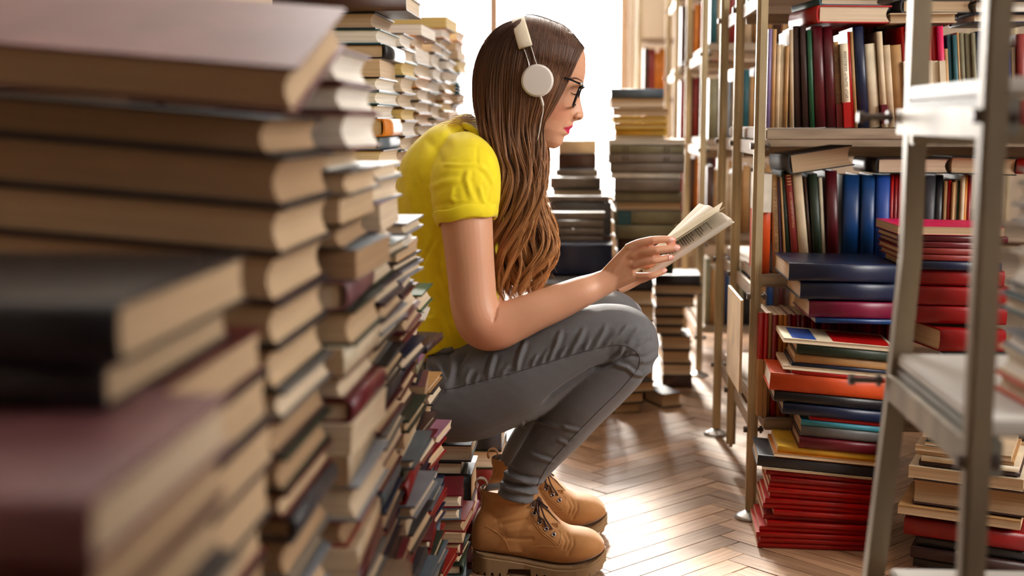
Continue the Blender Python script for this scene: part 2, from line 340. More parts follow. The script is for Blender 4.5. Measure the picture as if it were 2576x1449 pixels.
# ------------------------------------------------------------------ racks
def rack(label, X0, X1, Yf, Yb, zs, ztop, thick=.027, dep=None, posts=None, m=M['pole'], bm=M['board'], feet=True, kick=None, fronts=None, group=None, sq=.024, name='book_rack', apron=0, bolts=True):
    e = empty(name, (X0, Yf, 0)); tag(e, label, 'rack', group)
    posts = posts or [(X0, Yf, 0), (X0, Yb, 0), (X1, Yf, 0), (X1, Yb, 0)]
    for i, (px, py, pz) in enumerate(posts):
        mb = MB(); h = sq / 2
        if kick and i == 0:
            # post whose lower half bends out towards the aisle
            P = kick; vv = []; ff = []
            for (x, y, z) in P: vv += [(x - h, y - h, z), (x + h, y - h, z), (x + h, y + h, z), (x - h, y + h, z)]
            for k in range(len(P) - 1):
                for j in range(4): ff.append((k * 4 + j, k * 4 + (j + 1) % 4, k * 4 + 4 + (j + 1) % 4, k * 4 + 4 + j))
            ff += [(3, 2, 1, 0), tuple(range(len(P) * 4 - 4, len(P) * 4))]
            mb.add(vv, ff)
        else: mb.box((px - h, py - h, pz + (.012 if feet and pz == 0 else 0)), (px + h, py + h, ztop), bev=.0075 if sq < .025 else .004)
        p = mb.build('upright', m, e)
        if bolts:
            for z in zs:
                b = MB(); sx = -1 if abs(px - X0) < .3 else 1; X_ = [-(h + .013), -(h + .0095), -(h + .0094), -(h + .005), -(h + .0049), h - .001, h, h + .008]; R_ = [.0045, .0045, .009, .009, .0045, .0045, .0075, .0075]
                b.tube([(px + sx * q, py, z - .04) for q in X_], R_, 8)
                child('bolt', b.v, b.f, M['steel'], p)
        if feet and pz == 0:
            f = MB(); cx, cy = (kick[0][0], kick[0][1]) if kick and i == 0 else (px, py)
            prof = [(.036, 0), (.037, .003), (.03, .008), (.018, .014), (.011, .018)]
            vv = [(cx + r * cos(2 * pi * k / 24), cy + r * sin(2 * pi * k / 24), z) for r, z in prof for k in range(24)]
            ff = [(j * 24 + k, j * 24 + (k + 1) % 24, j * 24 + 24 + (k + 1) % 24, j * 24 + 24 + k) for j in range(4) for k in range(24)] + [tuple(range(24))[::-1], tuple(range(96, 120))]
            f.add(vv, ff); child('foot', f.v, f.f, M['foot'], p, smooth=True)
    for j, z in enumerate(zs):
        yf = fronts[j] if fronts else Yf + sq * .7
        b = MB(); b.box((X0 + sq * .6, yf, z - thick), (X1 - sq * .6, Yb - sq * .6, z - .001), bev=.003)
        b.build('shelf_board', bm, e)
        r = MB(); r.box((X0 + sq * .6, Yb - .36 if Yb - Yf > .5 else Yb - .05, z - .075), (X1 - sq * .6, (Yb - .34 if Yb - Yf > .5 else Yb - .03), z - .05), bev=.002)
        r.box((X0 + .002, Yf + .014, z - .062), (X0 + .010, Yb - .014, z - .030))
        r.build('shelf_rail', bm if not apron else m, e)
        if apron:
            a = MB(); a.box((X0 + sq * .55, Yf + .014, z - thick - apron), (X0 + sq * .55 + .018, Yb - .014, z - thick - .002), bev=.002); a.build('shelf_apron', M['apron'], e)
    return e
Z1 = W(1950, 322, 2.93).z; Z2 = W(1945, 690, 2.99).z; Z3 = W(1950, 1052, 2.85).z; Z0 = Z1 + .335
rack('tall tan metal rack full of red and blue books right of the reader', .385, 1.95, 2.905, 3.70, [Z3, Z2, Z1, Z0], 2.3, fronts=[2.845, 2.985, 2.93, 2.93],
     posts=[(.382, 2.905, 0), (.384, 3.345, .055), (.382, 3.70, 0), (1.95, 2.905, 0), (1.95, 3.70, 0)])
XF = .413
kick = [(.425, 1.66, .0)]
F_zs = [W(2345, 1432, 1.70).z, W(2320, 890, 1.70).z, W(2345, 216, 1.70).z]
pk = [W(2197, 1449, 1.72), W(2252, 1000, 1.72), W(2290, 640, 1.72), W(2312, 0, 1.72)]
sl = (pk[0] - pk[1]) / (pk[0].z - pk[1].z); foot = pk[0] - sl * (pk[0].z - .012)
kickP = [tuple(foot), tuple(pk[0]), tuple(pk[1]), tuple(pk[2]), (pk[3].x, 1.72, 2.3)]
px2 = W(2447, 700, 1.30).x + .012
rack('blurred grey metal rack with white shelves nearest the camera', px2, 1.5, 1.30, 1.72, F_zs, 2.3, thick=.018, m=M['pole_grey'], bm=M['white_board'], kick=kickP,
     posts=[(foot.x, 1.72, 0), (px2, 1.30, 0), (1.5, 1.30, 0), (1.5, 1.72, 0)], apron=.042, sq=.025)
C_zs = [.18, .515, .85, 1.185, 1.52]
rack('metal rack of mixed books behind the reader\'s open book', .405, 1.9, 4.58, 5.30, C_zs, 2.4, group=None)
rack('blurred rack of brown books near the window', .40, 1.9, 5.95, 6.60, [.16, .49, .83, 1.165, 1.50], 2.4)
e = empty('shade_bookcase', (1.0, -.80, 0)); tag(e, 'unseen dark wooden shelving added right of the camera to shade the nearest piles', 'shade_bookcase')  # out of view, added to keep side light off the nearest piles
mb_ = MB(); mb_.box((1.30, -.80, 0), (1.32, .82, 2.25)); mb_.build('back_panel', M['grain'], e)
for y_ in (-.80, .80): mb_ = MB(); mb_.box((1.0, y_, 0), (1.299, y_ + .02, 2.25), bev=.002); mb_.build('side_panel', M['grain'], e)
for k_ in range(7): mb_ = MB(); mb_.box((1.0, -.779, .06 + k_ * .355), (1.299, .799, .085 + k_ * .355), bev=.002); mb_.build('shelf_board', M['grain'], e)
# low pieces that carry the piles
def bench(name, label, a, b, m, leg=.05):
    e = empty(name, (a[0], a[1], 0)); tag(e, label, 'table' if 'table' in name else 'bench')
    t = MB(); t.box((a[0], a[1], b[2] - .03), (b[0], b[1], b[2] - .001), bev=.004); t.build('top', m, e)
    for x in (a[0] + .01, b[0] - leg - .01):
        for y in (a[1] + .01, b[1] - leg - .01):
            l_ = MB(); l_.box((x, y, 0), (x + leg, y + leg, b[2] - .031), bev=.003); l_.build('leg', m, e)
bench('low_bench', 'low wooden bench carrying the nearest piles of books', (-.80, .42, 0), (-.22, 1.565, .36), M['grain'])
bench('wooden_table', 'wooden table carrying the wall of books behind the reader', (-1.05, 2.86, 0), (-.40, 4.75, .70), M['grain'])

# ------------------------------------------------------------------ left heap: columns of flat books along the aisle, fore-edges to the aisle
HC = ['black', 'charcoal', 'navy', 'maroon', 'wine', 'darkbrown', 'slate', 'grey', 'mauve', 'darkgreen', 'steel', 'darkred']
def column(nm, Y0, Y1, Xe, ztop, zbot, seed, first=(), wd=(.17, .22), th=(.019, .042), face='east', group=None, jit=.008, yaw=1.6, pages=('cream', 'tan', 'cream', 'tan', 'brown'), covers=HC, drift=None, roll=0, rest=None):
    made = []
    rn = random.Random(seed); Ts = [f[0] for f in first]
    while sum(Ts) < ztop - zbot - .012: Ts.append(rn.choice([rn.uniform(*th), rn.uniform(th[0], (th[0] + th[1]) / 2)]))
    free = sum(Ts[len(first):]); want = ztop - zbot - sum(f[0] for f in first)
    sc = want / free if free > 0 else 1
    z = ztop
    for i, T in enumerate(Ts):
        if i >= len(first): T *= sc
        f = first[i] if i < len(first) else None
        cov = f[1] if f else rn.choice(covers); pg = f[2] if f else rn.choice(pages); hard = True if f else rn.random() < .82
        if not f and not hard: cov = rn.choice(['cream', 'beige', 'lilac', 'mauve', 'maroon', 'slate', 'tan', 'khaki'])
        if rest and i == rest[0]: Y0, Y1 = rest[1:]
        z -= T; dx = rn.uniform(-jit, jit) + (drift(z) if drift else 0); L = (Y1 - Y0) * rn.uniform(.88, .985); wdt = rn.uniform(*wd)
        y = Y0 + (Y1 - Y0 - L) * rn.random() * .7; a = radians(rn.uniform(-yaw, yaw))
        if f and len(f) > 3: dx, L, wdt, a = f[3].get('dx', dx), f[3].get('L', L), f[3].get('W', wdt), radians(f[3].get('yaw', 0)); y = f[3].get('y', y)
        lab = f"{CNAME[cov]} {kindw(hard)}, {ordl(i)}{' down' if i else ''} in {nm}"
        fc = rn.random()
        if face == 'north':
            e = book((Xe + dx, y, z), RZ(pi / 2 + a), wdt, L, T - .0004, cov, pg, hard, lab, group, centre=(0, 0, 0))
        elif face == 'east' and (fc > .12 or f):
            e = book((Xe + dx, y, z), RZ(a), L, wdt, T - .0004, cov, pg, hard, lab, group, centre=(wdt, 0, 0))
        else:   # head or spine towards the aisle
            e = book((Xe + dx, y, z), RZ(pi + a), L, wdt, T - .0004, cov, pg, hard, lab, group, centre=(0, L, 0))
        if roll:
            R_ = Matrix.Translation((Xe, 0, ztop)) @ Matrix.Rotation(radians(roll), 4, 'Y') @ Matrix.Translation((-Xe, 0, -ztop)) @ (Matrix.Translation(e.location) @ e.rotation_euler.to_matrix().to_4x4())
            e.location = R_.translation; e.rotation_euler = R_.to_euler()
G1 = 'books heaped in piles along the left side of the aisle'
zA = W(700, 300, 1.12).z
column('the lowest blurred pile at bottom left', .545, .775, -.222, W(135, 1225, .565).z, .36, 11, first=[(.034, 'mauve', 'cream', dict(dx=.0, L=.225, W=.26, y=.548)), (.032, 'maroon', 'tan', dict(dx=-.006, L=.22, W=.26))], wd=(.2, .26), group=G1, th=(.026, .042), face='north')
column('the pile topped by a black book', .71, .995, -.268, W(240, 768, .70).z, .36, 12, first=[(.0375, 'black', 'tan', dict(dx=0, L=.28, W=.30, y=.712)), (.028, 'black', 'tan', dict(dx=-.012, L=.26, W=.24)), (.036, 'maroon', 'tan', dict(dx=.0, L=.25, W=.24, y=.786)), (.040, 'black', 'tan', dict(dx=.004, L=.25, W=.24, y=.786)), (.038, 'darkbrown', 'tan', dict(dx=.008, L=.25, W=.24, y=.787)), (.042, 'charcoal', 'tan')],
       wd=(.2, .26), group=G1, th=(.028, .044), yaw=.8, rest=(2, .785, 1.04), face='north')
# column A carries the big tilted mauve book
zAt = W(700, 297, 1.12).z
column('the pile under the tilted book', 1.115, 1.335, -.262, zAt, .36, 13,
       first=[(.034, 'black', 'brown', dict(dx=-.014, L=.215, W=.38, y=1.117)), (.044, 'charcoal', 'brown', dict(dx=0, L=.215, W=.36, y=1.117)), (.043, 'black', 'tan', dict(dx=.002, L=.215, W=.34, y=1.117)), (.044, 'darkbrown', 'tan', dict(dx=-.001, L=.215, W=.33, y=1.117)), (.040, 'charcoal', 'tan', dict(dx=.003, L=.215, W=.25)), (.040, 'black', 'tan', dict(dx=.003, L=.215, W=.25))],
       wd=(.2, .25), group=G1, th=(.022, .040), yaw=.5, roll=4.5, drift=lambda z: (zAt - z) * .045)
tl = radians(17); Rm = RX(tl) @ RY(radians(5)) 
Pm = Vector((-.250, 1.098, zAt + .004))
book(Pm, Rm, .235, .36, .040, 'mauve', 'tan', True, 'big mauve hardcover tilted on top of the large blurred foreground pile', G1, centre=(.36, 0, 0))
book((-.30, 1.266, zAt + .0045), RY(radians(4.5)), .05, .16, .033, 'darkred', 'tan', False, 'small dark red paperback wedged under the tilted mauve book', G1, centre=(.16, 0, 0))
zB = W(905, 215, 1.45).z
column('the second tall left pile', 1.350, 1.565, -.256, zB, .36, 14, first=[(.030, 'maroon', 'white', dict(dx=.0, L=.2, W=.2)), (.040, 'mauve', 'white', dict(dx=.006, L=.2, W=.2)), (.022, 'white', 'tan', dict(dx=-.02, L=.2, W=.2))], wd=(.15, .2), group=G1, th=(.026, .044), yaw=2)
book((-.262, 1.36, zB + .0005), RZ(0), .19, .17, .036, 'maroon', 'white', True, 'maroon hardcover with bright white page edges, top of the second pile', G1, centre=(.17, 0, 0))
column('the collar-high third pile', 1.585, 1.775, -.262, W(985, 415, 1.6).z, 0, 15, first=[(.018, 'white', 'cream'), (.03, 'steel', 'cream')], wd=(.15, .2), group=G1, th=(.016, .036), yaw=3, jit=.01, drift=lambda z: .03 * max(0, .5 - z))
column('the fourth pile beside the yellow shirt', 1.79, 1.985, -.262, W(1020, 560, 1.8).z, 0, 16, first=[(.018, 'steel', 'cream'), (.02, 'white', 'white')], wd=(.15, .2), group=G1, th=(.014, .032), yaw=4, jit=.012, drift=lambda z: .04 * max(0, .5 - z))
column('the green-cornered fifth pile', 2.0, 2.155, -.266, W(1080, 735, 2.03).z, 0, 17, first=[(.028, 'green', 'cream', dict(dx=.004, L=.15, W=.17, y=2.0)), (.016, 'white', 'white')], wd=(.14, .19), group=G1, th=(.013, .030), yaw=5, jit=.012, drift=lambda z: .05 * max(0, .4 - z))
column('the sixth pile against the trousers', 2.17, 2.315, -.272, W(1095, 965, 2.2).z, 0, 18, first=[(.012, 'tan', 'cream'), (.024, 'charcoal', 'cream')], wd=(.14, .18), group=G1, th=(.013, .030), yaw=6, jit=.012, covers=['wine', 'maroon', 'rosy', 'charcoal', 'navy', 'darkred', 'slate'], drift=lambda z: .05 * max(0, .35 - z))
column('the low slanting pile behind the heel', 2.335, 2.47, -.232, W(1150, 1235, 2.36).z, 0, 19, first=[(.026, 'wine', 'cream', dict(dx=0, L=.13, W=.15, y=2.336, yaw=4)), (.024, 'slate', 'cream')], wd=(.13, .16), group=G1, th=(.016, .030), yaw=5, covers=['wine', 'slate', 'charcoal', 'darkgreen', 'rosy'])
# a second rank behind the nearest piles fills the far left
column('the rear pile at far left', 1.37, 1.56, -.49, 1.02, .36, 20, wd=(.27, .30), group=G1, th=(.026, .044))

# seat of books under the reader
G2 = 'books stacked as a seat under the reader'
def flat(P, T, L, Wd, cov, pg, face='spine', hard=True, yaw=0, tilt=0, label='', group=None, extra=None):
    """P: left-front-bottom corner seen from the camera side"""
    Rt = RY(radians(tilt)) @ RZ(radians(yaw))
    if face == 'spine': return book(P, Rt @ RZ(pi / 2), L, Wd, T, cov, pg, hard, label, group, extra, centre=(0, L, 0))
    if face == 'head': return book(P, Rt, Wd, L, T, cov, pg, hard, label, group, extra, centre=(0, 0, 0))
    return book(P, Rt @ RZ(-pi / 2), L, Wd, T, cov, pg, hard, label, group, extra, centre=(Wd, 0, 0))
SEATZ = .262
def seat(nm, X0, Y0, L, Wd, ztop, specs, yaw=0):
    z = ztop
    for i, (T, cov, pg, face, dx) in enumerate(specs):
        z -= T
        flat(Vector((X0 + dx, Y0, z + .0002)), T - .0006, L, Wd, cov, pg, face, True, yaw, 0, f"{CNAME[cov]} hardcover, {ordl(i)}{' down' if i else ''} in {nm}", G2)
seat('the pile directly under the thigh', -.405, 2.52, .173, .16, SEATZ, [(.036, 'charcoal', 'cream', 'fore', 0), (.028, 'black', 'cream', 'fore', -.02), (.062, 'black', 'tan', 'spine', 0), (.040, 'lilac', 'cream', 'spine', .002), (.042, 'wine', 'tan', 'spine', .005), (.040, 'lilac', 'cream', 'spine', 0), (.04, 'maroon', 'tan', 'spine', 0)])
seat('the pale pile beside the far boot loop', -.265, 2.86, .072, .20, .300, [(.038, 'charcoal', 'white', 'fore', 0), (.045, 'rosy', 'cream', 'fore', 0), (.055, 'charcoal', 'cream', 'spine', 0), (.044, 'darkgreen', 'cream', 'fore', 0), (.06, 'rosy', 'cream', 'spine', 0), (.058, 'wine', 'cream', 'spine', 0)])
seat('the rear seat pile', -.42, 2.71, .15, .14, SEATZ, [(.05, 'navy', 'tan', 'spine', 0), (.06, 'brown', 'tan', 'spine', 0), (.06, 'black', 'tan', 'spine', 0), (.06, 'wine', 'tan', 'spine', 0), (.062, 'slate', 'tan', 'spine', 0)])
# left-hand books that share the wooden table
G3 = 'books in the tall wall behind the reader'
cols = [(2.905, 3.19, 1.155), (3.205, 3.44, 1.13), (3.455, 3.75, 1.17), (3.765, 4.01, 1.14), (4.025, 4.30, 1.235), (4.32, 4.58, 1.21)]
nmn = ['first', 'second', 'third', 'fourth', 'fifth', 'sixth']
for k, (a, b, zt) in enumerate(cols):
    column(f'the {nmn[k]} column behind her back', a, b, -.468 + .006 * k, zt, .70, 40 + k, wd=(.17, .22), th=(.030, .044), group=G3, yaw=1.6, jit=.012, pages=('cream', 'cream', 'white', 'yellow', 'tan'), covers=['charcoal', 'darkbrown', 'black', 'charcoal', 'amber', 'slate', 'brown', 'teal'])
for z, T, c, L, dx, lab in ((1.1555, .036, 'brown', .36, .05, 'wide brown hardcover lying across the book wall behind her head'), (1.1925, .034, 'red', .34, .04, 'orange red hardcover on top of the book wall behind her head')):
    flat(Vector((-.73 + dx * .5, 2.88, z + .001)), T, .30, .26, c, 'cream', 'spine', True, 0, 0, lab)

# ------------------------------------------------------------------ rack beside the aisle: standing rows
RS = Matrix(((0, 0, 1), (1, 0, 0), (0, 1, 0)))
def row(specs, Yf, z, where, group, depth=.165, scale=1.0):
    """specs: (x0, x1, ytop, cover, hard, page, lean, extra, [description])"""
    prev = None
    for i, s in enumerate(specs):
        xa, xb, yt, cov, hard, pg, lean = s[:7]; ex = s[7] if len(s) > 7 else None; desc = s[8] if len(s) > 8 else None
        th = radians(lean); X = W(xa, 300, Yf).x; Xb = W(xb, 300, Yf).x
        H = (W((xa + xb) / 2, yt, Yf).z - z) * scale
        if prev:
            d = th - prev[1]; X = max(X, prev[0] + (min(H, prev[2]) * tan(d) if d > 0 else 0) + .0004)
        T = max(.004, (Xb - X) * cos(th) - .0006)
        dy = random.Random(i * 7 + int(xa)).uniform(0, .012)
        lab = (desc or f"{CNAME[cov]} {kindw(hard)}") + f", {ordl(i) if i else 'first'} from the left, {where}"
        book((X, Yf + dy, z + .0004 + 0), RY(-th) @ RS, H / max(cos(th), .5) * .995, depth - dy * .5, T, cov, pg, hard, lab, group, ex)
        prev = (X + T / cos(th), th, H)
nw = both(band(0, .30, 'red', 'red lower part of the spine'), lettering('ink', .33, .9, size=.42, bulge=.006, seed=5))
rw = band(0, .66, 'cream', 'cream lower part of the spine')
R1 = [(1928, 1938, 72, 'lavender', False, 'cream', 0), (1938.5, 1950, 72, 'tan', False, 'tan', 0), (1951, 1962, 112, 'beige', False, 'tan', 0), (1962, 1973, 110, 'cream', False, 'tan', 0), (1973, 1983, 114, 'tan', False, 'tan', 0),
      (1984, 2001, 73, 'beige', False, 'tan', 2.2), (2002, 2020, 64, 'darkbrown', True, 'tan', 3), (2020.5, 2038, 64, 'darkbrown', True, 'tan', 3.4), (2038.5, 2051, 75, 'green', True, 'cream', 3.6), (2052, 2080, 65, 'maroon', True, 'cream', 3.9), (2081, 2107, 66, 'maroon', True, 'cream', 4.2),
      (2108, 2123, 104, 'tan', False, 'tan', 4.4, both(band(0, .27, 'rosy', 'rosy lower part of the spine'), lettering('ink', .3, .95, rows=2, size=.7, bulge=.006, seed=2)), 'tan paperback with small dark lettering'),
      (2124, 2144, 109, 'cream', False, 'cream', 4.4, nw, 'cream paperback with red spine foot'), (2145, 2152, 78, 'red', False, 'tan', 4.6), (2152.5, 2161, 78, 'tan', False, 'tan', 4.8), (2162, 2190, 67, 'navy', True, 'cream', 5.5),
      (2190.5, 2219, 110, 'cream', True, 'cream', 5.6), (2221, 2236, 79, 'beige', False, 'cream', 5.6, band(.04, .24, 'wine', 'wine red band on the spine'), 'beige paperback with a wine red band'), (2237, 2255, 113, 'beige', True, 'cream', 5.6), (2256, 2283, 113, 'tan', False, 'cream', 5.6),
      (2283.5, 2294, 66, 'red', False, 'cream', 5.4, rw, 'red paperback with cream lower half'), (2294.5, 2310, 64, 'pink', False, 'cream', 5.2, rw, 'pink paperback with cream lower half'), (2310.5, 2326, 66, 'red', False, 'cream', 5.2, rw, 'red paperback with cream lower half'),
      (2327, 2341, 65, 'red', False, 'cream', 5.2, rw, 'red paperback with cream lower half'), (2342, 2356, 64, 'red', False, 'cream', 5, rw, 'red paperback with cream lower half'), (2356.5, 2370, 65, 'red', False, 'cream', 5, rw, 'red paperback with cream lower half'), (2370.5, 2386, 65, 'pink', False, 'cream', 5, rw, 'pinkish paperback with cream lower half'),
      (2386.5, 2396, 122, 'tan', False, 'tan', 5), (2396.5, 2408, 87, 'teal', True, 'tan', 5), (2408.5, 2420, 87, 'teal', True, 'tan', 5), (2420.5, 2427, 80, 'tan', False, 'tan', 5), (2427.5, 2441, 81, 'khaki', False, 'tan', 5), (2441.5, 2455, 82, 'khaki', False, 'tan', 5), (2455.5, 2467, 82, 'khaki', False, 'tan', 5),
      (2467.5, 2482, 78, 'navy', True, 'cream', 5), (2483, 2499, 78, 'grey', True, 'cream', 5), (2500, 2514, 90, 'brown', True, 'cream', 5), (2515, 2530, 100, 'tan', False, 'cream', 4), (2531, 2541, 120, 'tan', False, 'tan', 4), (2542, 2552, 125, 'cobalt', False, 'tan', 4), (2553, 2564, 118, 'beige', False, 'tan', 4), (2565, 2585, 85, 'rosy', True, 'tan', 4)]
row(R1, 2.945, Z1, 'upper shelf row', 'books standing on the upper shelf of the near rack')
ow = band(.62, 1.0, 'white', 'white upper part of the spine')
R2 = [(1916, 1946, 438, 'orange', False, 'cream', 0, ow, 'orange paperback with white upper part'), (1949, 1973, 440, 'tan', False, 'tan', 2.5, lettering('ink', .25, .88, size=.5, bulge=.006, seed=8), 'tan paperback with dark vertical lettering'), (1974, 1982, 452, 'lavender', False, 'cream', 3.5), (1982.5, 1991, 445, 'tan', False, 'tan', 4.5), (1992, 2004, 430, 'darkgreen', True, 'tan', 5.5),
      (2005, 2026, 440, 'rosy', False, 'tan', 6.5, both(bars('gold', (.9, .93, .96, .99), .006), lettering('gold', .45, .82, size=.3, bulge=.0068, seed=4)), 'rosy brown hardcover with gold bars'), (2027, 2052, 438, 'beige', True, 'tan', 6.5), (2053, 2060, 446, 'brown', False, 'tan', 6), (2061, 2084, 438, 'darkgreen', True, 'cream', 5), (2085, 2095, 447, 'cream', False, 'cream', 4.5), (2097, 2126, 430, 'maroon', True, 'cream', 3),
      (2133, 2176, 440, 'blue', True, 'cream', .8), (2177, 2213, 440, 'blue', True, 'cream', .8), (2214, 2250, 440, 'cobalt', True, 'cream', .8), (2251, 2260, 438, 'red', False, 'cream', .5), (2260.5, 2270, 438, 'darkred', False, 'cream', .5), (2270.5, 2284, 438, 'red', False, 'cream', .5), (2285, 2300, 440, 'wine', True, 'cream', .4), (2301, 2330, 442, 'charcoal', True, 'cream', 0),
      (2332, 2364, 442, 'charcoal', True, 'cream', 0), (2365, 2384, 440, 'black', True, 'cream', 0), (2386, 2395, 455, 'tan', False, 'tan', 0), (2395.5, 2404, 453, 'red', False, 'tan', 0), (2404.5, 2413, 458, 'tan', False, 'tan', 0), (2414, 2421, 452, 'beige', False, 'tan', 0), (2421.5, 2426, 455, 'green', False, 'tan', 0), (2427, 2437, 442, 'beige', False, 'tan', 0), (2437.5, 2446, 438, 'amber', False, 'tan', 0), (2447, 2458, 440, 'darkred', False, 'tan', 0)]
row(R2, 3.0, Z2, 'middle shelf row', 'books standing on the middle shelf of the near rack')
rn = random.Random(8); R3 = []; x = 1924
for i in range(28):
    w_ = rn.uniform(9, 15); c = rn.choice(['red', 'darkred', 'red', 'darkred', 'red', 'tan', 'wine', 'amber'] if i < 9 else ['darkred', 'maroon', 'darkred', 'wine'])
    if i == 0: w_, c = 14, 'red'
    if i == 2: c = 'tan'
    R3.append((x, x + w_, 788 if i < 3 else rn.choice([790, 792, 794]), c, False, 'tan', 0, band(0, .55, 'tan', 'tan lower part of the spine') if c in ('red',) and i < 9 else None, 'red paperback with tan lower part' if c == 'red' and i < 9 else None)); x += w_ + .4
row(R3, 2.862, Z3, 'lowest shelf row', 'red paperbacks standing on the lowest shelf of the near rack', depth=.15)
# rear rank glimpsed above the tops
for k, (xx, c) in enumerate(((2085, 'wine'), (2105, 'rosy'), (2125, 'maroon'), (2200, 'brown'), (2222, 'darkred'), (2242, 'darkred'), (2262, 'red'), (2150, 'maroon'), (2175, 'wine'))):
    X = W(xx, 200, 3.16).x
    book((X, 3.16, Z1 + .0005), RS, .265, .16, .018, c, 'tan', True, f"{CNAME[c]} hardcover in the rear rank above the upper row", 'rear rank of the upper shelf')
# flat books on top of the upper row and of the middle row
G4 = 'books laid flat across the tops of standing rows'
ztop1 = W(2060, 62, 2.945).z + .003
flat(Vector((W(2057, 60, 2.93).x, 2.93, ztop1)), (.0385), .168, .21, 'red', 'cream', 'head', True, 8, 0, 'big red hardcover with cream pages lying on the upper row', G4)
flat(Vector((W(2062, 20, 2.945).x, 2.945, ztop1 + .0395)), .016, .140, .2, 'teal', 'cream', 'head', True, 9, 0, 'teal hardcover lying on the big red hardcover', G4)
flat(Vector((W(2238, 60, 2.95).x, 2.95, ztop1)), .022, .145, .17, 'beige', 'tan', 'fore', True, -3, 0, 'beige hardcover with tan pages right of the big red hardcover', G4)
flat(Vector((W(2270, 30, 2.95).x, 2.955, ztop1 + .0225)), .030, .16, .17, 'charcoal', 'tan', 'head', True, 5, 0, 'charcoal hardcover with thick tan pages, second layer on the upper row', G4)
flat(Vector((W(2300, 5, 2.95).x, 2.96, ztop1 + .053)), .022, .13, .17, 'tan', 'cream', 'fore', False, 2, 0, 'tan paperback on the charcoal book above the upper row', G4)
flat(Vector((W(2450, 60, 2.95).x, 2.95, ztop1)), .020, .15, .17, 'navy', 'cream', 'fore', True, 3, 0, 'navy hardcover lying at the right end of the upper row', G4)
flat(Vector((W(2455, 30, 2.95).x, 2.952, ztop1 + .0205)), .028, .15, .17, 'black', 'white', 'fore', True, -2, 0, 'black hardcover with white pages at the right end of the upper row', G4)
z2t = W(2060, 437, 3.0).z
flat(Vector((W(1990, 436, 2.985).x, 2.985, z2t - .002)), .047, .148, .19, 'charcoal', 'tan', 'head', True, 5, -8.5, 'thick dark hardcover with tan pages tilted on the middle row', G4)
flat(Vector((W(2206, 436, 2.985).x, 2.985, z2t + .001)), .036, .168, .19, 'black', 'cream', 'head', True, 4, 0, 'charcoal hardcover with cream pages lying flat on the blue books', G4)
flat(Vector((W(2392, 440, 2.985).x, 2.985, z2t + .001)), .040, .145, .19, 'black', 'tan', 'fore', True, -2, 1.5, 'black hardcover with thick tan pages behind the second post', G4)
flat(Vector((W(2556, 440, 2.985).x, 2.985, z2t + .001)), .034, .15, .19, 'red', 'cream', 'spine', True, 0, 0, 'red hardcover at the right end above the middle row', G4)

# ------------------------------------------------------------------ stacks on the floor in front of the rack
def zz(x, y): return (1850 + x / 2.4187, 850 + y / 2.4187)
def pile(specs, Yl, yaw, tilt, where, group, depth=.17, zf=zz, accum=0):
    """specs from the top: (xl, xr, ytop, ybottom, cover, page, face, hard, description, extra)"""
    n = len(specs)
    if accum:   # rest each book on the one below; the lowest ones fan open towards the left
        q = [(W(*zf(s[0], s[3]), Yl), W(*zf(s[0], s[2]), Yl), W(*zf(s[1], s[2]), Yl - .015)) for s in specs]; xR = max(c_[2].x for c_ in q) + .002; a_ = [radians(tilt(i, n)) for i in range(n)]
        Tl_ = [(q_[1] - q_[0]).length for q_ in q]; zt_ = q[0][1].z - (xR - q[0][0].x) * sin(a_[0]); low = (q[n - accum][1].z - (xR - q[n - accum][0].x) * sin(a_[n - accum]) - .001) / accum
        up_ = (zt_ - low * accum - .001) / sum(Tl_[:n - accum]); Tl_ = [t_ * up_ for t_ in Tl_[:n - accum]] + [low] * accum; zr_ = .0006; zl_ = [0] * n
        for i in range(n - 1, -1, -1): zl_[i] = zr_ + (xR - q[i][0].x) * sin(a_[i]); zr_ += Tl_[i] / cos(a_[i]); Tl_[i] -= .0005
    for i, s in enumerate(specs):
        xl, yt = zf(s[0], s[2]); xr, yb = zf(s[1], s[3]); c, pg, face, hard = s[4:8]
        P = W(xl, yb, Yl); Q = W(xl, yt, Yl); T = (Q - P).length * .975; k = xr - xl
        L = abs(W(xr, yb, Yl - .12 * abs(sin(radians(yaw)))).x - P.x)
        tl_ = tilt(i, n) if callable(tilt) else tilt
        if accum: P.z, T = zl_[i], Tl_[i]
        P = Vector((P.x, Yl + random.Random(i + n).uniform(-.006, .006), P.z))
        lab = (s[8] if len(s) > 8 and s[8] else f"{CNAME[c]} {kindw(hard)}") + f", {ordl(i)}{' down' if i else ''} in {where}"
        flat(P, T, L, depth + random.Random(i * 3).uniform(-.015, .015), c, pg, face, hard, yaw, tl_, lab, group, s[9] if len(s) > 9 else None)
def mag(e, H, Wd, T):
    for c_, ya, yb in (('red', .45, .97), ('cobalt', .08, .30)):
        m_ = MB(); m_.box((.02, H * ya, T), (Wd - .012, H * yb, T + .0003)); tag(m_.build('cover_print', CV[c_], e, world=False), CNAME[c_] + ' printed area of the magazine cover')
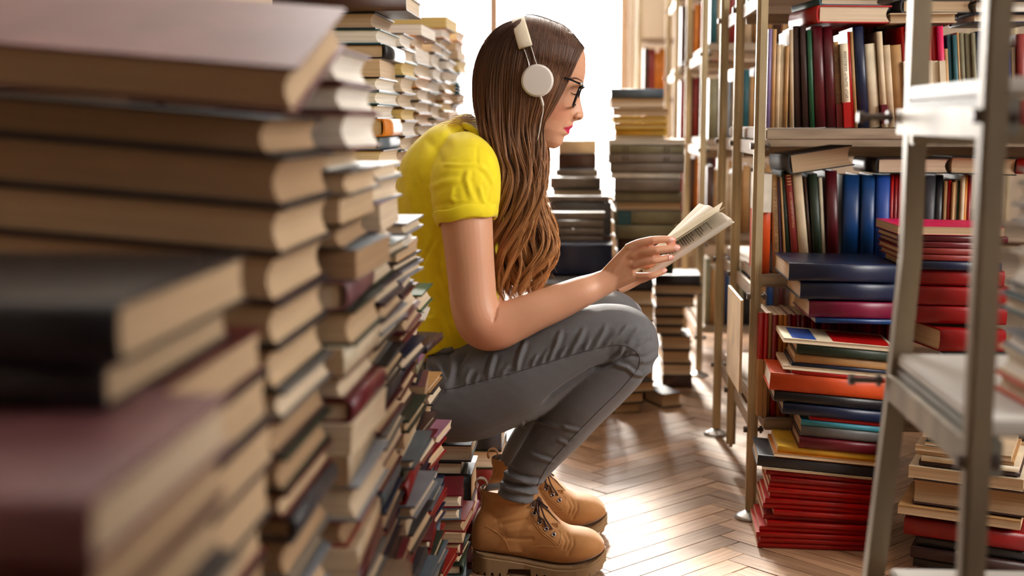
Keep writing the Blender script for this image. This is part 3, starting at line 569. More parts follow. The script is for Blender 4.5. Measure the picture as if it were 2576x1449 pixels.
S1 = [(290, 970, -3, 24, 'cream', 'cream', 'fore', False, 'white magazine with a red and blue cover', mag), (367, 975, 24, 84, 'darkgreen', 'cream', 'spine', True), (357, 990, 85, 138, 'tan', 'cream', 'spine', True), (340, 985, 138, 160, 'navy', 'cream', 'spine', True), (290, 945, 160, 184, 'beige', 'cream', 'fore', False), (340, 985, 186, 208, 'red', 'cream', 'spine', False),
      (205, 950, 208, 314, 'orange', 'white', 'spine', True, 'thick orange red hardcover with frayed left edge'), (232, 950, 318, 382, 'black', 'tan', 'spine', True), (283, 950, 388, 454, 'navy', 'tan', 'spine', True), (450, 950, 468, 494, 'red', 'tan', 'spine', False), (398, 950, 496, 528, 'lightblue', 'tan', 'spine', False), (395, 925, 530, 596, 'grey', 'tan', 'spine', True), (380, 915, 598, 664, 'wine', 'tan', 'spine', True),
      (255, 920, 652, 690, 'yellow', 'tan', 'spine', False), (235, 910, 690, 716, 'amber', 'tan', 'fore', False), (132, 868, 716, 784, 'charcoal', 'tan', 'spine', True, 'long charcoal hardcover sticking out to the left'), (165, 830, 788, 800, 'beige', 'tan', 'fore', False)]
reds = [(185, 870, 802, 832), (210, 880, 832, 862), (205, 875, 862, 900), (195, 872, 900, 930), (210, 865, 930, 975), (180, 870, 975, 1005), (168, 850, 1005, 1042), (230, 845, 1042, 1068), (172, 850, 1068, 1102), (190, 850, 1102, 1127), (146, 840, 1127, 1168), (125, 835, 1170, 1210), (150, 832, 1210, 1245), (135, 815, 1245, 1288)]
rn = random.Random(5)
for r_ in reds: S1.append((*r_, rn.choice(['red', 'red', 'darkred', 'red']), 'tan', 'spine', False))
# the wedge of paperbacks lifts the left end step by step
pile(S1, 2.69, -3, lambda i, n: 4.2 if i < n - 14 else 4.2 * (n - 1 - i) / 14 + .0, 'the tall floor stack', 'books in the tall floor stack beside the rack', depth=.165, accum=14)
z3 = lambda x, y: (1850 + x / 2.898, 400 + y / 2.898)
UP = [(385, 1166, 752, 886, 'navy', 'tan', 'spine', True, 'large navy hardcover with dull leather shine'), (470, 1190, 893, 1022, 'navy', 'tan', 'spine', True), (535, 1190, 1032, 1158, 'magenta', 'tan', 'spine', True), (582, 1190, 1160, 1194, 'blue', 'cream', 'spine', False)]
pile(UP, 2.73, 0, .8, 'the short stack on the red row', 'books stacked on the tops of the red paperbacks', depth=.21, zf=z3)
z8 = lambda x, y: (2200 + x / 2.9, 400 + y / 2.9)
S2 = [(170, 945, 484, 548, 'pink', 'tan', 'fore', False, 'paperback with hot pink cover and tan pages'), (165, 975, 550, 596, 'maroon', 'tan', 'spine', True), (190, 900, 598, 640, 'wine', 'tan', 'spine', True), (175, 900, 642, 690, 'rosy', 'tan', 'spine', True), (190, 900, 692, 736, 'rosy', 'tan', 'spine', True), (230, 920, 738, 804, 'navy', 'tan', 'spine', True), (300, 950, 806, 922, 'darkred', 'tan', 'spine', True),
      (300, 1000, 925, 1062, 'darkred', 'tan', 'spine', True), (300, 960, 1064, 1196, 'darkred', 'tan', 'spine', True)]
pile(S2, 2.73, 0, 1.0, 'the stack between the nearest posts', 'books stacked between the two nearest posts', depth=.2, zf=z8)
P = W(2362, 884, 2.70)
flat(P, .047, .15, .2, 'darkred', 'tan', 'spine', True, 14, 2.5, 'thick dark red hardcover turned askew under the red stack', 'books stacked between the two nearest posts')
zl = W(2300, 884, 2.75).z - .012
k = 0; rn = random.Random(6); z = zl
TT = [.05, .045, .055, .05, .048, .05, .045]; s_ = zl / sum(TT)
for i, T in enumerate(TT):
    T *= s_; z -= T; c = ['charcoal', 'maroon', 'black', 'tan', 'wine', 'darkbrown', 'black'][i]
    flat(Vector((.775 + .004 * (i % 3), 2.738, z + .0002)), T - .0006, .24, .095, c, 'tan', 'spine', True, 0, 0, f"{CNAME[c]} hardcover, {ordl(i)}{' down' if i else ''} in the shaded stack behind the white shelf", 'shaded books behind the white shelf')
S3 = [(1172, 1345, 517, 545, 'red', 'tan', 'fore', False), (1140, 1385, 547, 600, 'cream', 'cream', 'fore', False), (1160, 1385, 602, 626, 'navy', 'cream', 'fore', True), (1150, 1395, 628, 650, 'khaki', 'cream', 'fore', False), (1095, 1700, 652, 686, 'beige', 'tan', 'fore', False), (1105, 1720, 688, 710, 'tan', 'tan', 'fore', False), (1125, 1740, 712, 745, 'cream', 'cream', 'spine', False), (1120, 1756, 747, 776, 'darkbrown', 'tan', 'spine', True),
      (1055, 1770, 778, 850, 'cream', 'tan', 'fore', False, 'thick tan book with bulging pages'), (1075, 1785, 852, 1004, 'darkbrown', 'brown', 'fore', True, 'very thick book with shaded brown pages'), (985, 1745, 1012, 1066, 'tan', 'tan', 'fore', False, 'worn tan album with dark stained cover'), (1025, 1800, 1090, 1196, 'darkred', 'tan', 'spine', True), (1100, 1800, 1200, 1262, 'black', 'cream', 'spine', True), (1060, 1800, 1264, 1330, 'darkbrown', 'cream', 'spine', True), (1080, 1800, 1332, 1388, 'black', 'tan', 'spine', True)]
pile(S3, 2.56, -22, 1.0, 'the low stack at bottom right', 'books in the low stack at bottom right', depth=.2)

# ------------------------------------------------------------------ books on the nearest rack
G5 = 'blurred books on the nearest white shelf'
z = F_zs[1] + .0005; rn = random.Random(2)
for i, (T, c, pg, dx, face) in enumerate([(.022, 'orange', 'tan', 0, 'fore'), (.030, 'cream', 'white', .004, 'fore'), (.020, 'steel', 'white', -.004, 'fore'), (.022, 'cream', 'tan', .02, 'fore'), (.020, 'teal', 'cream', .0, 'fore'), (.012, 'charcoal', 'white', .004, 'fore'), (.036, 'white', 'white', .008, 'fore'), (.03, 'white', 'cream', .014, 'fore'), (.022, 'grey', 'white', .006, 'fore'), (.022, 'cream', 'white', .008, 'fore'), (.018, 'khaki', 'white', .010, 'fore')]):
    book((.475 + dx, 1.345, z), RZ(pi + radians(rn.uniform(-3, 3))), .135, .2, T - .0006, c, pg, True, f"{CNAME[c]} hardcover, {ordl(i) if i else 'first'} from the bottom on the nearest white shelf".replace('topmost', 'first'), G5, centre=(.2, .135, 0))
    z += T

# ------------------------------------------------------------------ distant racks, stacks by the window
def std_row(X0, X1, Yf, z, seed, where, group, covers, hr=(.2, .27), tr=(.014, .034), depth=.17):
    rn = random.Random(seed); x = X0; i = 0; lean = 0
    while x < X1:
        T = rn.uniform(*tr); H = rn.uniform(*hr); c = rn.choice(covers); hard = rn.random() < .6
        book((x, Yf + rn.uniform(0, .015), z + .0005), RS, H, depth, T, c, rn.choice(['tan', 'cream']), hard, f"{CNAME[c]} {kindw(hard)}, {ordl(i) if i else 'first'} from the left, {where}", group)
        x += T + .0008; i += 1
cc = ['tan', 'beige', 'cream', 'khaki', 'teal', 'brown', 'tan', 'steel', 'grey', 'rosy', 'amber', 'beige']
for j, zc in enumerate(C_zs[:-1]):
    std_row(.425, .80, 4.61, zc, 60 + j, ['the lowest shelf', 'the second shelf', 'the third shelf', 'the fourth shelf'][j] + ' behind the posts', 'books on the rack behind the posts', cc if j else ['tan', 'charcoal', 'khaki', 'brown', 'maroon', 'blue'])
cd = ['brown', 'rosy', 'amber', 'tan', 'brown', 'darkbrown', 'rosy', 'wine']
for j, zc in enumerate([.49, .83, 1.165]):
    std_row(.42, .66, 5.98, zc, 80 + j, ['the second shelf', 'the third shelf', 'the fourth shelf'][j] + ' of the rack by the window', 'books on the rack by the window', cd, tr=(.02, .04), hr=(.24, .3))
    std_row(.30, .385, 7.1, [.40, .72, 1.04][j], 90 + j, ['the low ledge', 'the middle ledge', 'the upper ledge'][j] + ' beside the window', 'books on the ledges beside the window', cd, tr=(.02, .04), hr=(.24, .29))
e = empty('book_rack', (.29, 7.08, 0)); tag(e, 'narrow rack with three ledges beside the window frame', 'rack')
for z in (.40, .72, 1.04, 1.36):
    b = MB(); b.box((.28, 7.08, z - .025), (.60, 7.35, z)); b.build('ledge', M['board'], e)
for x, y in ((.275, 7.09), (.61, 7.09), (.275, 7.34), (.61, 7.34)):
    b = MB(); b.box((x - .012, y - .012, 0), (x + .012, y + .012, 1.9), bev=.003); b.build('upright', M['pole'], e)
def tall(specs, Yf, where, group, zbot=0, fill=None, depth=.2, seed=1, step=.05, jit=.02):
    """specs from the top: (x0, x1, y0, y1, cover, page, face, extra)"""
    rn = random.Random(seed); n = 0
    for i, s in enumerate(specs):
        a = W(s[0], s[3], Yf); b = W(s[1], s[2], Yf); T = b.z - a.z; z = a.z
        flat(Vector((a.x, Yf + rn.uniform(0, jit), a.z)), T * .97, b.x - a.x, depth, s[4], s[5], s[6], s[6] != 'pb', rn.uniform(-2, 2), 0, f"{CNAME[s[4]]} hardcover, {ordl(i)}{' down' if i else ''} in {where}", group, s[7] if len(s) > 7 else None)
    n = len(specs)
    if fill:
        x0_, x1_, cvs = fill; k = max(1, round((z - zbot) / step)); T = (z - zbot) / k
        for j in range(k):
            z -= T; c = cvs[j % len(cvs)]
            flat(Vector((W(x0_, 800, Yf).x + rn.uniform(0, .01), Yf, z + .0002)), T * .97, (x1_ - x0_) * Yf / FPX, depth, c, 'cream', rn.choice(['spine', 'fore']), True, 0, 0, f"{CNAME[c]} hardcover, {ordl(n + j)} down in {where}", group)
tall([(1537, 1670, 222, 246, 'slate', 'white', 'spine'), (1535, 1671, 247, 271, 'tan', 'cream', 'fore'), (1540, 1684, 272, 291, 'beige', 'tan', 'fore'), (1541, 1680, 292, 309, 'yellow', 'yellow', 'fore'), (1544, 1680, 309, 325, 'yellow', 'yellow', 'fore'), (1547, 1678, 325, 341, 'yellow', 'yellow', 'spine'), (1547, 1673, 342, 350, 'cream', 'cream', 'fore'),
      (1528, 1725, 351, 363, 'white', 'white', 'fore'), (1533, 1722, 363, 387, 'khaki', 'grey', 'spine', bars('ink', (.2, .25, .75, .8))), (1531, 1722, 387, 411, 'dust', 'grey', 'spine', bars('ink', (.2, .25, .75, .8))), (1534, 1721, 411, 434, 'dust', 'grey', 'spine'), (1538, 1714, 435, 450, 'white', 'grey', 'spine'), (1545, 1712, 451, 482, 'dust', 'brown', 'spine'), (1545, 1716, 483, 508, 'khaki', 'brown', 'spine'),
      (1550, 1716, 509, 530, 'dust', 'tan', 'fore'), (1545, 1715, 531, 566, 'khaki', 'brown', 'spine', band(.75, .95, 'teal', 'teal label on the spine')), (1548, 1700, 567, 602, 'khaki', 'brown', 'spine'), (1555, 1700, 603, 640, 'brown', 'brown', 'spine'), (1560, 1695, 641, 690, 'darkgreen', 'brown', 'spine')],
     4.18, 'the stack topped with yellow books', 'books in the tall stack by the window', fill=(1545, 1640, ['charcoal', 'brown', 'tan', 'navy']), seed=3)  # covers of this stack paled, window haze put into their colour
tall([(1648, 1762, 692, 716, 'charcoal', 'tan', 'spine'), (1645, 1766, 717, 742, 'charcoal', 'tan', 'fore'), (1648, 1748, 745, 772, 'charcoal', 'tan', 'fore'), (1645, 1722, 775, 797, 'black', 'tan', 'fore'), (1648, 1722, 799, 820, 'black', 'tan', 'fore'), (1648, 1718, 822, 842, 'charcoal', 'tan', 'fore'), (1662, 1740, 845, 880, 'charcoal', 'tan', 'fore'), (1665, 1738, 883, 915, 'brown', 'tan', 'fore')],
     4.36, 'the stack beneath the open book', 'books stacked on the floor beneath the open book', fill=(1662, 1738, ['black', 'darkbrown']), seed=4, depth=.17)
STEPS = [(4.50, [(1405, 1500, 352, 386, 'beige', 'tan', 'spine'), (1404, 1500, 387, 424, 'brown', 'brown', 'spine'), (1398, 1505, 426, 446, 'dust', 'grey', 'spine')], (1398, 1505), 'the rearmost window stack, beige on brown', .16),
         (4.33, [(1384, 1512, 446, 474, 'dust', 'grey', 'spine')], (1384, 1512), 'the second window step stack', .165),
         (4.21, [(1376, 1532, 493, 507, 'dust', 'grey', 'spine')], (1376, 1532), 'the third window step stack', .115),
         (4.09, [(1368, 1522, 534, 553, 'dust', 'grey', 'spine'), (1368, 1518, 554, 574, 'dust', 'grey', 'spine'), (1366, 1518, 575, 592, 'dust', 'grey', 'spine'), (1368, 1516, 593, 610, 'dust', 'grey', 'spine')], (1368, 1516), 'the dark stack behind the hair ends', .115),
         (3.97, [(1345, 1540, 612, 692, 'navy', 'grey', 'spine')], (1350, 1520), 'the stack under the big navy volume', .115),
         (3.85, [(1330, 1500, 714, 727, 'steel', 'tan', 'fore'), (1335, 1500, 728, 742, 'dust', 'tan', 'fore')], (1345, 1470), 'the front window step behind the forearm', .115)]
for k, (Y_, sp_, fl_, nm_, dp_) in enumerate(STEPS):
    tall(sp_, Y_, nm_, 'stepped stacks of dark books below the window', fill=(*fl_, ['grey', 'brown', 'navy', 'charcoal', 'wine']), seed=5 + k, depth=dp_, step=.11, jit=.002)  # pale grey covers on these steps carry the window haze in their tone
# loose floor books below the knee
for i, (xa, xb, ya, yb, c, Y) in enumerate(((1545, 1618, 1018, 1042, 'olive', 3.93), (1560, 1625, 990, 1016, 'black', 3.95), (1575, 1652, 962, 988, 'charcoal', 3.98))):
    a = W(xa, yb, Y); b = W(xb, ya, Y); T = b.z - a.z
    flat(Vector((a.x, Y - .03 * i + .02, .0004 + i * T)), T * .97, b.x - a.x, .14, c, 'tan', 'fore', True, 18, 0, f"{CNAME[c]} hardcover, {['bottom', 'middle', 'top'][i]} of the three floor books below the knee", 'three books on the floor below the knee')
a = W(1640, 1000, 4.2); flat(Vector((.245, 4.04, .001)), .045, .07, .13, 'darkbrown', 'tan', 'fore', True, 25, 0, 'dark brown hardcover leaning on the floor beside the tan-edged stack')
# panel hanging on the end of the rack
e = mesh_obj('card_panel', *(lambda mb: (mb.v, mb.f))((lambda mb: (mb.box((.352, 2.93, W(1880, 985, 2.95).z), (.358, 3.20, W(1880, 745, 3.0).z)), mb)[1])(MB())), CV['beige'])
tag(e, 'pale worn card panel fixed to the end of the near rack', 'panel')

# ------------------------------------------------------------------ the reader
def proj(co):
    """pixel positions in the photograph's frame of an array of points (used only to measure)"""
    d = np.asarray(co) - np.array([0, 0, CAM_H]); f = np.array(_fw); c = d @ f
    return 1288 + FPX * (d @ np.array(_rt)) / c, 724.5 - FPX * (d @ np.array(_up)) / c
def ring_tube(mb, path, n=28, sub=5, caps=True, expo=2.0, lat=Vector((0, 1, 0)), mi=0):
    """path rows: x, y, z, r_in_plane, r_lateral"""
    Q = smooth_path(path, sub); rings = []
    for i in range(len(Q)):
        p = Vector(Q[i][:3]); t = (Vector(Q[min(i + 1, len(Q) - 1)][:3]) - Vector(Q[max(i - 1, 0)][:3])).normalized()
        w_ = (lat - t * lat.dot(t)).normalized(); u = w_.cross(t).normalized(); a, b = Q[i][3], Q[i][4]; r = []
        for k in range(n):
            c, s = cos(2 * pi * k / n), sin(2 * pi * k / n)
            c = abs(c) ** (2 / expo) * (1 if c > 0 else -1); s = abs(s) ** (2 / expo) * (1 if s > 0 else -1)
            r.append(p + u * a * c + w_ * b * s)
        rings.append(r)
    v = [q for r in rings for q in r]; m = len(rings)
    f = [(i * n + k, i * n + (k + 1) % n, (i + 1) * n + (k + 1) % n, (i + 1) * n + k) for i in range(m - 1) for k in range(n)]
    if caps:
        c0, c1 = sum(rings[0], Vector()) / n, sum(rings[-1], Vector()) / n; b = len(v); v += [c0, c1]
        f += [(b, (k + 1) % n, k) for k in range(n)] + [(b + 1, (m - 1) * n + k, (m - 1) * n + (k + 1) % n) for k in range(n)]
    mb.add(v, f, mi); return rings
def PW(rows):
    """rows (px, py, Y, r, [r_lat]) -> (x, y, z, r, r_lat)"""
    return [(*W(r[0], r[1], r[2]), r[3], r[4] if len(r) > 4 else r[3]) for r in rows]
def remesh(mb, voxel, smooth=3):
    me = bpy.data.meshes.new('tmp'); me.from_pydata([tuple(v) for v in mb.v], [], mb.f); me.update()
    o = bpy.data.objects.new('tmp', me); COL.objects.link(o)
    m = o.modifiers.new('r', 'REMESH'); m.mode = 'VOXEL'; m.voxel_size = voxel
    if smooth: s_ = o.modifiers.new('s', 'SMOOTH'); s_.iterations = smooth; s_.factor = .5
    dg = bpy.context.evaluated_depsgraph_get(); ev = o.evaluated_get(dg); m2 = bpy.data.meshes.new_from_object(ev)
    bpy.data.objects.remove(o); bpy.data.meshes.remove(me)
    return m2
def get_co(me): a = np.empty(len(me.vertices) * 3, 'f'); me.vertices.foreach_get('co', a); return a.reshape(-1, 3).astype(float)
def get_no(me): a = np.empty(len(me.vertices) * 3, 'f'); me.vertices.foreach_get('normal', a); return a.reshape(-1, 3).astype(float)
def set_co(me, co): me.vertices.foreach_set('co', co.astype('f').ravel()); me.update()
def finish(me, name, mats, parent):
    co = get_co(me); org = np.array(parent.location)
    set_co(me, co - org); me.name = name
    for m_ in (mats if isinstance(mats, (list, tuple)) else [mats]): me.materials.append(m_)
    me.polygons.foreach_set('use_smooth', [True] * len(me.polygons))
    o = bpy.data.objects.new(name, me); COL.objects.link(o); o.parent = parent; return o
def crease(me, lines, side=-1):
    """lines: (polyline of measured pixels, sigma px, amplitude m)"""
    co = get_co(me); no = get_no(me); x, y = proj(co); d = np.zeros(len(co)); face = np.clip(no[:, 1] * side * 2.5 + .3, 0, 1)
    for pts, sg, amp in lines:
        best = np.full(len(co), 1e9); sd = np.zeros(len(co)); tt = np.zeros(len(co)); P = np.array(pts, float); n = len(P) - 1
        for i in range(n):
            a, b = P[i], P[i + 1]; ab = b - a; L2 = ab @ ab
            raw = ((x - a[0]) * ab[0] + (y - a[1]) * ab[1]) / L2
            t = np.clip(raw, 0, 1); dx = x - a[0] - t * ab[0]; dy = y - a[1] - t * ab[1]; q = np.hypot(dx, dy)
            m = q < best; best[m] = q[m]; tt[m] = (i + t[m]) / n
        taper = np.clip(np.sin(np.pi * np.clip(tt, .0, 1)) * 1.5 + .12, 0, 1)
        d += amp * np.exp(-(best / sg) ** 2) * taper
        if amp > 0: d -= amp * .45 * np.exp(-((best - sg * 2) / sg) ** 2) * taper
    set_co(me, co + no * (d * face)[:, None])
def fnoise(co, sc, seed=0):
    """cheap smooth pseudo-noise"""
    r = np.random.RandomState(seed); v = np.zeros(len(co))
    for k in range(7):
        d = r.normal(size=3); d /= np.linalg.norm(d); v += np.sin(co @ d * sc * r.uniform(.6, 1.7) + r.uniform(0, 6))
    return v / 7

skin = mat('skin', (.66, .35, .22), .42, bump=.10, bscale=700, sss=.18, spec=.4)
n_, l_, b_ = nodes(skin)
at = n_.new('ShaderNodeAttribute'); at.attribute_name = 'tint'; sp = n_.new('ShaderNodeSeparateColor'); l_.new(at.outputs['Color'], sp.inputs[0])
mx = n_.new('ShaderNodeMix'); mx.data_type = 'RGBA'; mx.inputs[6].default_value = (.66, .35, .22, 1); mx.inputs[7].default_value = (.62, .02, .10, 1); l_.new(sp.outputs[0], mx.inputs[0])
mx2 = n_.new('ShaderNodeMix'); mx2.data_type = 'RGBA'; mx2.inputs[7].default_value = (.68, .22, .14, 1); l_.new(sp.outputs[1], mx2.inputs[0]); l_.new(mx.outputs[2], mx2.inputs[6])
mx3 = n_.new('ShaderNodeMix'); mx3.data_type = 'RGBA'; mx3.inputs[7].default_value = (.10, .045, .03, 1); l_.new(sp.outputs[2], mx3.inputs[0]); l_.new(mx2.outputs[2], mx3.inputs[6]); l_.new(mx3.outputs[2], b_.inputs['Base Color'])
nailm = mat('nail', (.78, .42, .36), .2)
denim = mat('grey_denim', (.135, .138, .152), .62, bump=.5, bscale=1600, var=.10, vscale=900, sheen=.25)
shirtm = mat('yellow_jersey', (.90, .74, .006), .8, bump=.25, bscale=900, var=.06, vscale=40, sheen=.3)
n_, l_, b_ = nodes(shirtm); b_.inputs['Subsurface Weight'].default_value = .12; b_.inputs['Subsurface Radius'].default_value = (.01, .008, .001); b_.inputs['Subsurface Scale'].default_value = 1
nubuck = mat('tan_nubuck', (.46, .21, .065), .72, bump=.14, bscale=500, var=.16, vscale=28, sheen=.35)
solem = mat('gum_sole', (.27, .17, .085), .55, bump=.1, bscale=200); lacem = mat('dark_lace', (.05, .018, .015), .7, bump=.5, bscale=1500)
eyem = mat('eyelet_metal', (.75, .72, .78), .2, 1); lining = mat('grey_lining', (.14, .13, .12), .9, bump=.4, bscale=500); threadm = mat('thread', (.50, .28, .11), .7)
whitep = mat('headphone_plastic', (.78, .74, .70), .35); creamp = mat('headphone_leather', (.80, .72, .56), .45, bump=.15, bscale=300); chrome = mat('headphone_rod', (.8, .78, .76), .2, 1)
blackp = mat('glasses_acetate', (.012, .012, .02), .12); goldp = mat('rose_gold', (.75, .38, .24), .2, 1); paper = mat('book_paper', (.92, .89, .83), .8, bump=.05, bscale=200)
n_, l_, b_ = nodes(paper); ad = n_.new('ShaderNodeMixShader'); ad.inputs[0].default_value = .42; tl_n = n_.new('ShaderNodeBsdfTranslucent'); tl_n.inputs[0].default_value = (.95, .90, .80, 1); l_.new(b_.outputs[0], ad.inputs[1]); l_.new(tl_n.outputs[0], ad.inputs[2]); l_.new(ad.outputs[0], n_['Material Output'].inputs[0])

YH = 2.585
girl = empty('person', (W(1110, 1100, 2.6).x, 2.6, 0))
tag(girl, 'young woman in a yellow t-shirt sitting on books, reading, long brown hair', 'person')

# ---- head
TA = radians(14); HA = np.array([sin(TA), cos(TA)]); HF = np.array([cos(TA), -sin(TA)])
def hl(px, py): p = W(px, py, YH); q = np.array([p.x, p.z]); return q @ HF, q @ HA
prof = [(1393, 374.3), (1403.5, 371), (1413, 363), (1417, 354.6), (1418.4, 348.5), (1420, 342), (1430.4, 339), (1433.2, 333), (1432.5, 326.5), (1435.6, 323.6), (1441, 320), (1441.8, 315), (1440.6, 309.5), (1445, 305.2), (1452, 303.6), (1459, 302.5), (1465.6, 299), (1468.7, 292.5), (1468.4, 286), (1464.6, 272), (1460.5, 253), (1459.5, 240), (1463, 226), (1468, 208), (1471, 195), (1472.6, 183), (1473.4, 162), (1472.5, 141), (1465, 113), (1446, 88), (1415, 68), (1380, 57), (1345, 52)]
base = [(1393, 374.3), (1403.5, 371), (1413, 363), (1417, 354.6), (1420.5, 346), (1426, 337), (1431, 327), (1435, 318), (1438, 308), (1441, 296), (1444, 282), (1447, 266), (1451, 250), (1456, 235), (1461, 222), (1467, 206), (1471, 195), (1472.6, 183), (1473.4, 162), (1472.5, 141), (1465, 113), (1446, 88), (1415, 68), (1380, 57), (1345, 52)]
back = [(1300, 372), (1285, 350), (1262, 320), (1246, 290), (1234, 260), (1226, 230), (1221, 195), (1222, 160), (1232, 122), (1252, 90), (1282, 66), (1315, 54), (1345, 52)]
def tab(l): a = np.array([hl(*p) for p in l]); i = np.argsort(a[:, 1], kind='stable'); return a[i]
tp, tb, tk = tab(prof), tab(base), tab(back)
ip = lambda t, v: np.interp(v, t[:, 1], t[:, 0])
vE = hl(1444, 236)[1]; vN = hl(1458, 300)[1]; vM = hl(1432.5, 325)[1]; vLT = hl(1441, 311)[1]; vLB = hl(1431, 340)[1]; vTop = tk[-1, 1]; vBot = tb[0, 1]
def halfw(v):
    k = np.interp(v, [vBot, vBot + .012, vM - .01, vM + .01, vN, vE - .02, vE, vE + .05, vTop - .07, vTop - .035, vTop - .012, vTop - .003, vTop], [.016, .030, .046, .053, .061, .068, .070, .073, .075, .066, .044, .022, .004])
    return k
def face_disp(v, wl):
    aw = np.abs(wl); g = lambda a, b: np.exp(-a * a - b * b); d = np.zeros_like(v)
    nz = np.clip(ip(tp, v) - ip(tb, v), -.002, 1); nose = (v > vN - .012) & (v < vE + .03); lips = (v <= vN - .006)
    sg = np.interp(v, [vN - .006, vN, vN + .012, vN + .03, vE + .01], [.010, .0115, .0115, .0085, .0085])
    d += np.where(nose, nz * np.exp(-(aw / sg) ** 2.4), 0)
    d += np.where(~nose & lips, (ip(tp, v) - ip(tb, v)) * np.clip(1 - (aw / .027) ** 2, 0, 1), 0)
    d += .0065 * g((aw - .0125) / .0055, (v - vN - .0045) / .0065)             # wing of the nose
    d -= .0035 * g((aw - .0075) / .0032, (v - vN + .001) / .003)
    d -= .0085 * g((aw - .029) / .015, (v - vE - .003) / .0115)                # eye socket
    d += .0072 * g((aw - .031) / .0125, (v - vE) / .0092)                      # eyeball under the lids
    d -= .0012 * g((aw - .031) / .014, (v - vE - .0085) / .0016)
    d += .0018 * g((aw - .026) / .018, (v - vE - .019) / .006)
    d += .0030 * g((aw - .044) / .016, (v - vE + .026) / .016)
    d -= .0016 * g((aw - .0265) / .004, (v - vM) / .006)
    return d
def head_grid(nv, nt, off=0.0, feat=True):
    vs = vBot + (vTop - vBot) * (.5 - .5 * np.cos(np.pi * np.linspace(.015, .995, nv)) * 1.0)
    th = np.linspace(-np.pi, np.pi, nt, endpoint=False); th = th - .42 * np.sin(th)      # denser to the front
    Vv, T = np.meshgrid(vs, th, indexing='ij'); uf = ip(tb, Vv); ub = ip(tk, Vv); a = (uf - ub) / 2; uc = (uf + ub) / 2; b = halfw(Vv)
    c, s = np.cos(T), np.sin(T); cf = np.clip(c, 0, 1)
    u = uc + (a + off) * np.sign(c) * np.abs(c) ** np.where(c > 0, .88, 1.0); wl = (b + off) * s * (1 - .10 * cf ** 2)
    if feat: u = u + face_disp(Vv, wl) * (c > 0)
    if off: Vv = Vv + off * (Vv - (vBot + vTop) / 2) / ((vTop - vBot) / 2)
    X = u * HF[0] + Vv * HA[0]; Z = u * HF[1] + Vv * HA[1]; Y = YH + wl
    return np.stack([X, Y, Z], -1)
def grid_mesh(G):
    nv, nt = G.shape[:2]; v = [Vector(p) for p in G.reshape(-1, 3)]
    f = [(i * nt + k, i * nt + (k + 1) % nt, (i + 1) * nt + (k + 1) % nt, (i + 1) * nt + k) for i in range(nv - 1) for k in range(nt)]
    f += [tuple(range(nt))[::-1], tuple((nv - 1) * nt + k for k in range(nt))]
    return v, f
mb = MB(); mb.add(*grid_mesh(head_grid(170, 200)))
for sd in (-1, 1):   # wings of the nose
    wing = [(1446, 297.5, .0125, .0042), (1448.5, 293, .0135, .0056), (1453, 290.5, .0118, .0058), (1459, 291.5, .0075, .0058)]
    ring_tube(mb, [(*(W(a, b_, YH) + Vector((0, sd * y, 0))), r_, r_ * .8) for a, b_, y, r_ in wing], n=12)
ring_tube(mb, PW([(1322, 300, YH, .048, .052), (1295, 335, YH, .047, .05), (1262, 372, YH, .048, .052), (1225, 400, 2.595, .06, .075)]))
ring_tube(mb, PW([(1215, 385, 2.60, .05, .06), (1165, 430, 2.60, .075, .13), (1140, 520, 2.60, .09, .135), (1140, 680, 2.60, .085, .12), (1135, 820, 2.60, .08, .12), (1120, 930, 2.60, .08, .13)]))
# near arm
ring_tube(mb, PW([(1160, 425, 2.50, .045), (1168, 470, 2.455, .050), (1172, 540, 2.43, .0505), (1179, 620, 2.42, .0475), (1186, 700, 2.415, .0455), (1193, 765, 2.41, .0455), (1212, 812, 2.408, .0475), (1245, 822, 2.41, .0460), (1290, 807, 2.415, .0415), (1345, 784, 2.42, .0375), (1400, 762, 2.43, .0350), (1460, 736, 2.44, .0305), (1500, 720, 2.45, .0262, .021), (1530, 706, 2.455, .0235, .017), (1556, 690, 2.456, .017, .013)]), n=32)
S_ = 2.46 / 3220
def finger(pts, rs): ring_tube(mb, [(*W(*p), r * S_, r * S_ * 1.0) for p, r in zip(pts, rs)], n=14, sub=5)
# palm (back of the hand towards the camera): a tube per metacarpal, fused
for (a, b, ra, rb) in (((1518, 697), (1582, 627), 16, 13.5), ((1518, 705), (1586, 646), 18, 13.5), ((1520, 715), (1588, 668), 18, 13), ((1522, 726), (1597, 695), 16, 12.5), ((1520, 708), (1590, 657), 19, 14), ((1522, 718), (1594, 680), 18, 13)):
    ring_tube(mb, [(*W(a[0], a[1], 2.458), ra * S_, ra * S_ * .9), (*W((a[0] + b[0]) / 2, (a[1] + b[1]) / 2, 2.452), (ra + rb) / 2 * S_, (ra + rb) / 2 * S_ * .9), (*W(b[0], b[1], 2.448), rb * S_, rb * S_)], n=14)
FG = [([(1578, 626, 2.448), (1605, 613, 2.440), (1638, 605, 2.436), (1668, 602, 2.440), (1690, 603.5, 2.446), (1700, 605, 2.449)], [13, 11.2, 10.6, 9.6, 8.8, 5.5]),
      ([(1584, 647, 2.448), (1612, 637, 2.438), (1645, 630, 2.431), (1678, 626, 2.436), (1701, 623.5, 2.443), (1711, 623, 2.446)], [13, 11.2, 10.8, 9.8, 9.2, 5.8]),
      ([(1588, 669, 2.448), (1612, 662, 2.438), (1640, 655, 2.433), (1665, 651, 2.439), (1684, 648, 2.446), (1694, 647.5, 2.450)], [12.5, 10.6, 10.3, 9.2, 8.6, 5.4]),
      ([(1598, 696, 2.450), (1616, 695, 2.442), (1636, 694, 2.439), (1656, 688, 2.444), (1670, 681, 2.450), (1677, 677, 2.453)], [12, 9.8, 9.4, 8.3, 7.6, 4.8])]
for p, r in FG: finger(p, r)
